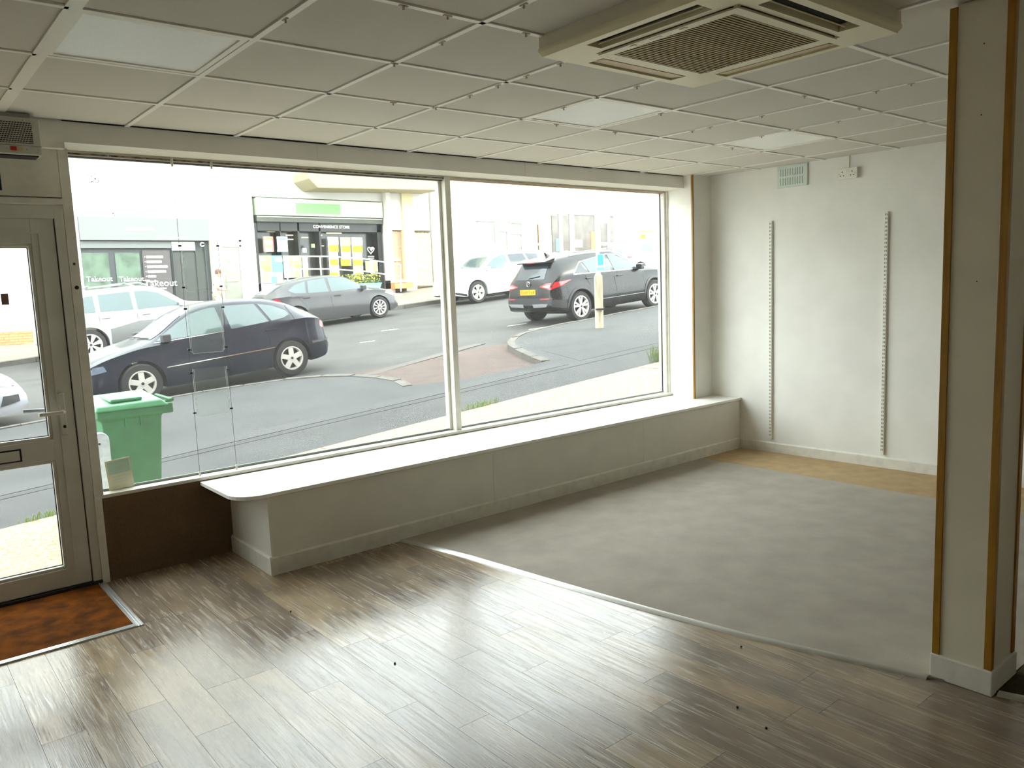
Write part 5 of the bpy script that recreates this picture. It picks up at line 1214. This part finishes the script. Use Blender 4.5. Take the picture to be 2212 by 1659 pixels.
poster(790, 564, 816, 587, [(0, 0, 0.3, 1, 'green'), (0.6, 0.05, 0.95, 1, 'green')], 'white')
poster(673, 527, 680, 535, [(0.1, 0.1, 0.9, 0.9, 'green')], 'green')
poster(654, 536, 662, 545, [], 'white')
ha = [(801 + 7 * (16 * math.sin(t) ** 3) / 16, 540 - 8 * (13 * math.cos(t) - 5 * math.cos(2 * t) - 2 * math.cos(3 * t) - math.cos(4 * t)) / 16) for t in np.linspace(0, 2 * math.pi, 25)[:-1]]
MB().tube([(fxz(u, v, FY + 0.03)[0], FY + 0.03, fxz(u, v, FY + 0.03)[1]) for u, v in ha], 0.018, 5, closed=True).build('heart_outline', m_lett, b3)
hb = [(802 + (u - 801) * 0.55, 538 + (v - 540) * 0.55) for u, v in ha]
MB().prism([fxz(u, v, FY + 0.03) for u, v in hb], 'y', FY + 0.02, FY + 0.035).build('heart', m_lett, b3)
for v in (553, 557): fb(795, v, 808, v + 1.6, FY + 0.02, FY + 0.035).build('heart_caption', m_lett, b3)
# canopy over the store
cz0 = fxz(780, 408, FY - 1.2)[1]
xa, xb = X(668, 415, FY - 1.2), X(952, 400, FY - 1.2)
cn = thing('shop_canopy', 'beige concrete canopy projecting above the convenience store', 'canopy', ((xa + xb) / 2, FY - 0.6, cz0))
MB().prism([(xa + 0.35, cz0 - 0.05), (xb, cz0 + 0.10), (xb, cz0 + 0.75), (xa, cz0 + 0.55), (xa, cz0 + 0.25)], 'y', FY - 1.2, FY).build('canopy', M('canopy_beige', (150, 138, 112), 0.8), cn, bevel=0.04)

# ramp railing
rg = thing('ramp_railing', 'white tubular railing along the store ramp', 'railing', (X(760, 600, FY - 0.9), FY - 0.9, ground(14) + 0.2))
RY = FY - 0.9
def rp(u, v): p = at_y(u, v, RY); return (p[0], p[1], p[2])
for pts in ([(617, 556), (652, 554), (712, 554), (785, 559), (865, 572), (866, 630)], [(617, 583), (652, 581), (712, 581), (785, 586), (865, 597)]):
    MB().tube([rp(*p) for p in pts], 0.024, 8).build('rail', m_lett, rg, smooth=True)
for u, v in ((654, 554), (691, 554), (801, 562), (618, 556)):
    p = rp(u, v); MB().tube([p, (p[0], p[1], zf(p[0], RY) - 0.02)], 0.024, 8).build('rail_post', m_lett, rg, smooth=True)
rmp = MB(); xa, xb = X(640, 600, RY), X(866, 600, RY)
MB().slab([(xa, FY - 0.95), (xb, FY - 0.95), (xb, FY), (xa, FY)], off(zf, -0.3), lambda x, y: zf(x, y) + 0.02 + 0.32 * (xb - x) / (xb - xa)).build('ramp', M('ramp_cream', (216, 206, 166), 0.9), farp)
# planter
plx = at_y(778, 612, FY - 1.3)
pt = thing('planter_trough', 'turquoise planter trough with yellow flowers in front of the store', 'planter', (plx[0], plx[1], zf(plx[0], plx[1])))
zz = zf(plx[0], plx[1])
vs_ = []
for z, hw, hd in ((0, 0.55, 0.18), (plx[2] - zz - 0.06, 0.72, 0.26), (plx[2] - zz, 0.75, 0.28)):
    vs_ += [(plx[0] - hw, plx[1] - hd, zz + z), (plx[0] + hw, plx[1] - hd, zz + z), (plx[0] + hw, plx[1] + hd, zz + z), (plx[0] - hw, plx[1] + hd, zz + z)]
fs = [(0, 3, 2, 1), (8, 9, 10, 11)] + [(4 * l + k, 4 * l + (k + 1) % 4, 4 * l + 4 + (k + 1) % 4, 4 * l + 4 + k) for l in range(2) for k in range(4)]
MB().add(vs_, fs).build('trough', M('turquoise', (132, 206, 198), 0.5), pt)
lv, fw = MB(), MB()
for i in range(420):
    x, y = plx[0] + random.uniform(-0.72, 0.72), plx[1] + random.uniform(-0.26, 0.26); z = plx[2] + random.uniform(0, 0.32)
    (fw if i % 5 == 0 else lv).obox((x, y, z), (0.05, 0.05, 0.012), Matrix.Rotation(random.uniform(-1, 1), 3, 'X') @ Matrix.Rotation(random.uniform(0, 3), 3, 'Z'))
lv.build('foliage', M('leaf_olive', (96, 108, 62), 0.8), pt)['kind'] = 'stuff'
fw.build('blossom', M('blossom_yellow', (228, 196, 60), 0.7), pt)['kind'] = 'stuff'

# side passage: pier, recess, pilaster, gate
PLOT = (xst2, xg)
b4 = thing('passage_block', 'white pier and cream pilaster beside a slatted side gate', 'building', ((xst2 + xg) / 2, FY, ground(16.8)))
B(xst2, xg - 0.01, FY + 0.6, FY + 6, ground(16) - 0.5, 9.5).build('rear_wall', m_cream_r, b4)
B(xst2, X(848, 520, FY - 0.3), FY - 0.3, FY + 0.6, ground(16) - 0.5, cz0 + 0.06).build('pier', m_white_r, b4)
fb(849, 500, 872, 632, FY + 0.1, FY + 0.2).build('brick_recess', M('recess_brown', (176, 148, 124), 0.9, var=0.25, vscale=14), b4)
fb(849, 610, 893, 623, FY - 0.6, FY + 0.1).build('brick_step', m_brick, b4)
fb(849, 605, 880, 610, FY - 0.62, FY + 0.1).build('step_tread', m_white_r, b4)
fb(851, 560, 866, 564, FY + 0.05, FY + 0.1).build('name_plate', P_['cream'], b4)
B(X(873, 520, FY - 0.1), X(896, 520, FY - 0.1), FY - 0.1, FY + 0.6, ground(16) - 0.5, cz0 + 0.08).build('pilaster', m_cream_r, b4)
fb(827, 380, 926, 497, FY, FY + 0.6).build('upper_wall', m_white_r, b4)
PLOT = None
gt = thing('side_gate', 'cream slatted timber side gate beside the pilaster', 'gate', (X(915, 560), FY + 0.05, ground(17)))
for k in range(9):
    u = 898 + k * 3.9
    fb(u, 503 + (k % 2), u + 3.1, 617, FY + 0.05, FY + 0.09).build('gate_slat', M('gate_cream', (214, 200, 160), 0.8, objvar=0.12), gt)
fb(898, 577, 933, 580, FY + 0.03, FY + 0.05).build('gate_rail', MATS['gate_cream'], gt)

# white building with the glazed front, right
x5 = X(1157, 475)
PLOT = (xg, x5)
b5 = thing('white_shop', 'white building with pale windows behind the white SUV', 'building', ((xg + xr1) / 2, FY, ground(21)))
B(xg, x5, FY, FY + 6, ground(18) - 0.5, 9.5).build('wall', m_white_r, b5)
m_palew = M('window_pale', (124, 128, 118), 0.2, var=0.25, vscale=4)
for u0, u1, v0, v1 in ((1028, 1070, 478, 530), (1078, 1097, 500, 543), (1104, 1128, 482, 500), (1104, 1128, 506, 542)):
    w = fb(u0, v0, u1, v1, FY - 0.02, FY + 0.03).build('window', m_palew, b5)
    f = MB(); fb(u0 - 2, v0 - 2, u1 + 2, v0, FY - 0.06, FY, f); fb(u0 - 2, v1, u1 + 2, v1 + 2, FY - 0.06, FY, f); fb(u0 - 2, v0, u0, v1, FY - 0.06, FY, f); fb(u1, v0, u1 + 2, v1, FY - 0.06, FY, f)
    f.build('window_frame', m_lett, w)
fb(1095, 477, 1135, 479.5, FY - 0.12, FY).build('ledge', m_cream_r, b5)
PLOT = (x5, xr2 + 0.3)
b6 = thing('glazed_shop', 'pale shop with dark glazing and a yellow pilaster up the hill', 'building', ((x5 + xr2) / 2, FY, ground(27)))
B(x5, xr2 + 0.3, FY + 0.05, FY + 6, ground(24) - 0.5, 9.5).build('wall', m_white_r, b6)
fb(1157, 380, 1189, 570, FY - 0.15, FY + 0.1).build('pilaster', m_cream_r, b6)
fb(1155, 484, 1158, 525, FY - 0.18, FY - 0.1).build('banner', P_['orange'], b6)
fb(1156, 530, 1160, 552, FY - 0.18, FY - 0.1).build('banner', M('banner_olive', (150, 142, 92), 0.7), b6)
m_shopg2 = M('glazing_grey', (104, 98, 92), 0.2, var=0.3, vscale=3)
for u0, u1, v0, v1 in ((1193, 1209, 466, 545), (1216, 1232, 466, 541), (1241, 1286, 463, 545), (1297, 1313, 482, 522), (1318, 1325, 466, 522)):
    fb(u0, v0, u1, v1, FY, FY + 0.06).build('window', m_shopg2, b6)
f = MB()
for u0, u1 in ((1209, 1216), (1232, 1241), (1286, 1297), (1313, 1318)): fb(u0, 458, u1, 560, FY - 0.04, FY + 0.02, f)
fb(1190, 455, 1330, 464, FY - 0.05, FY + 0.02, f); fb(1190, 545, 1330, 575, FY - 0.05, FY + 0.02, f)
f.build('window_frame', m_lett, b6)
fb(1241, 518, 1258, 534, FY - 0.015, FY).build('window_notice', m_lett, b6)
fb(1201, 515, 1208, 543, FY - 0.015, FY).build('window_poster', M('poster_blue', (96, 128, 160), 0.6), b6)
fb(1277, 500, 1286, 540, FY - 0.015, FY).build('interior_panel', P_['orange'], b6)
fb(1297, 530, 1313, 538, FY, FY + 0.06).build('lower_panel', m_shopg2, b6)
PLOT = None
b7 = thing('hill_building', 'white building with a yellow sign uphill of the glazed shop', 'building', (X(1400), FY, ground(33)))
B(xr2 + 0.3, 60, FY, FY + 6, ground(30) - 0.5, 9.5).build('wall', m_white_r, b7)
fb(1383, 500, 1416, 515, FY - 0.08, FY).build('yellow_sign', P_['lemon'], b7)
fb(1386, 507, 1394, 514, FY - 0.1, FY - 0.08).build('sign_mark', P_['yellow'], b7)
fb(1388, 498, 1412, 500.5, FY - 0.1, FY).build('sign_lettering', P_['orange'], b7)
fb(1378, 527, 1406, 537, FY - 0.05, FY).build('window', M('window_aqua', (176, 212, 212), 0.3), b7)
B(-40, -9, 26.8, 27.2, -3, 9).build('street_end_wall', m_white_r, b0)

# ================================================================== PERSON
def skin_mesh(name, joints, edges, mat, parent, sub=2, root=0):
    me = bpy.data.meshes.new(name); me.from_pydata([j[0] for j in joints], edges, []); me.materials.append(mat)
    o = bpy.data.objects.new(name, me); COL.objects.link(o); o.parent = parent
    md = o.modifiers.new('skin', 'SKIN'); md.use_smooth_shade = True
    for i, j in enumerate(joints):
        r = j[1]; me.skin_vertices[0].data[i].radius = (r, r) if not isinstance(r, tuple) else r
        me.skin_vertices[0].data[i].use_root = i == root
    s_ = o.modifiers.new('sub', 'SUBSURF'); s_.levels = sub; s_.render_levels = sub
    return o
pp = at_y(465, 583, 25.0); pxx = pp[0]; pg = zf(pxx, 25.0)
H = pp[2] - pg
pe = thing('person', 'person in a white shirt and pale trousers looking down at a phone outside the takeaway', 'person', (pxx, 25.0, pg))
pe.scale = (H / 1.72,) * 3; pe.rotation_euler[2] = math.radians(-20)
m_skin = M('skin', (206, 158, 128), 0.6); m_shirt = M('shirt_white', (236, 234, 230), 0.8); m_trou = M('trousers_pale', (222, 216, 204), 0.8); m_hair = M('hair_brown', (112, 78, 60), 0.8)
m_shoe = M('shoe_dark', (60, 56, 54), 0.6)
# local: +x is the facing direction; stands on z=0
J = [((0, 0, 0.95), 0.14), ((0.0, 0, 1.15), 0.13), ((0.02, 0, 1.34), 0.15), ((0.04, 0, 1.44), 0.075), ((0.06, 0, 1.50), 0.055), ((0.09, 0, 1.58), 0.085), ((0.12, 0, 1.66), 0.075),
     ((0.02, 0.19, 1.40), 0.055), ((0.0, 0.235, 1.12), 0.042), ((0.22, 0.16, 1.05), 0.032), ((0.02, -0.19, 1.40), 0.055), ((0.0, -0.235, 1.12), 0.042), ((0.22, -0.12, 1.06), 0.032),
     ((0, 0.10, 0.88), 0.085), ((0.05, 0.11, 0.48), 0.058), ((-0.02, 0.11, 0.09), 0.04), ((0.13, 0.12, 0.035), 0.032),
     ((0, -0.10, 0.88), 0.085), ((0.16, -0.10, 0.50), 0.058), ((0.22, -0.10, 0.09), 0.04), ((0.36, -0.10, 0.035), 0.032)]
E_ = [(0, 1), (1, 2), (2, 3), (3, 4), (4, 5), (5, 6), (2, 7), (7, 8), (8, 9), (2, 10), (10, 11), (11, 12), (0, 13), (13, 14), (14, 15), (15, 16), (0, 17), (17, 18), (18, 19), (19, 20)]
b_ = len(J)
for sy, base, ci in ((1, (0.22, 0.16, 1.05), 9), (-1, (0.22, -0.12, 1.06), 12)):
    for k, (dy, L) in enumerate(((0.03, 0.07), (0.01, 0.085), (-0.01, 0.08), (-0.03, 0.065))):
        J += [((base[0] + 0.06, base[1] + dy, base[2] + 0.01), 0.009), ((base[0] + 0.06 + L * 0.6, base[1] + dy, base[2] + 0.02), 0.008), ((base[0] + 0.06 + L * 0.7, base[1] + dy - sy * 0.01, base[2] + 0.05), 0.007)]
        i = len(J) - 3; E_ += [(ci, i), (i, i + 1), (i + 1, i + 2)]
    J += [((base[0] + 0.03, base[1] - sy * 0.035, base[2] + 0.03), 0.010), ((base[0] + 0.07, base[1] - sy * 0.04, base[2] + 0.06), 0.008)]
    i = len(J) - 2; E_ += [(ci, i), (i, i + 1)]
body = skin_mesh('body', J, E_, m_skin, pe)
skin_mesh('shirt', [((0, 0, 0.90), (0.17, 0.19)), ((0.0, 0, 1.12), (0.16, 0.17)), ((0.02, 0, 1.34), (0.165, 0.18)), ((0.04, 0, 1.43), 0.10),
                    ((0.02, 0.20, 1.385), 0.085), ((0.0, 0.24, 1.16), 0.072), ((0.02, -0.20, 1.385), 0.085), ((0.0, -0.24, 1.16), 0.072)],
          [(0, 1), (1, 2), (2, 3), (2, 4), (4, 5), (2, 6), (6, 7)], m_shirt, pe)
skin_mesh('trousers', [((0, 0, 0.97), (0.16, 0.18)), ((0, 0.10, 0.86), 0.105), ((0.05, 0.11, 0.48), 0.082), ((-0.02, 0.11, 0.12), 0.07), ((0, -0.10, 0.86), 0.105), ((0.16, -0.10, 0.50), 0.082), ((0.22, -0.10, 0.12), 0.07)],
          [(0, 1), (1, 2), (2, 3), (0, 4), (4, 5), (5, 6)], m_trou, pe)
hr = MB().lathe([(0, 0.115), (0.05, 0.105), (0.088, 0.065), (0.098, 0.02), (0.094, -0.03), (0.07, -0.05)], (0, 0, 0), 'z', 20)
hr.v = [(v[0] * 1.08 + 0.075, v[1] * 0.9, v[2] + 1.635) for v in hr.v]
hr.build('hair', m_hair, pe, smooth=True, origin=(0, 0, 0))
MB().add([(0.185, -0.012, 1.585), (0.185, 0.012, 1.585), (0.20, 0, 1.575), (0.178, 0, 1.62)], [(0, 1, 2), (0, 3, 1), (1, 3, 2), (2, 3, 0)]).build('nose', m_skin, pe, origin=(0, 0, 0))
for sy in (-1, 1):
    MB().lathe([(0, -0.006), (0.008, 0), (0, 0.006)], (0.176, sy * 0.03, 1.612), 'z', 8).build('eye', m_hair, pe, origin=(0, 0, 0))
    MB().lathe([(0, -0.025), (0.014, -0.01), (0.018, 0.012), (0, 0.026)], (0.09, sy * 0.092, 1.60), 'z', 8).build('ear', m_skin, pe, origin=(0, 0, 0))
MB().box(0.172, 0.180, -0.022, 0.022, 1.548, 1.555).build('mouth', M('lip', (170, 104, 92), 0.6), pe, origin=(0, 0, 0))
for x, y in ((0.06, 0.115), (0.29, -0.10)):
    MB().box(x - 0.10, x + 0.13, y - 0.045, y + 0.045, 0, 0.075).build('shoe', m_shoe, pe, bevel=0.03, origin=(0, 0, 0))
m4 = pe.matrix_basis
ph = tag(MB().box(0.30, 0.31, -0.04, 0.03, 1.07, 1.21).build('mobile_phone', m_black, bevel=0.004, origin=(0, 0, 0)), 'black mobile phone held in the hands of the person outside the takeaway', 'phone')
ph.matrix_world = Matrix.LocRotScale(pe.location, pe.rotation_euler, pe.scale)
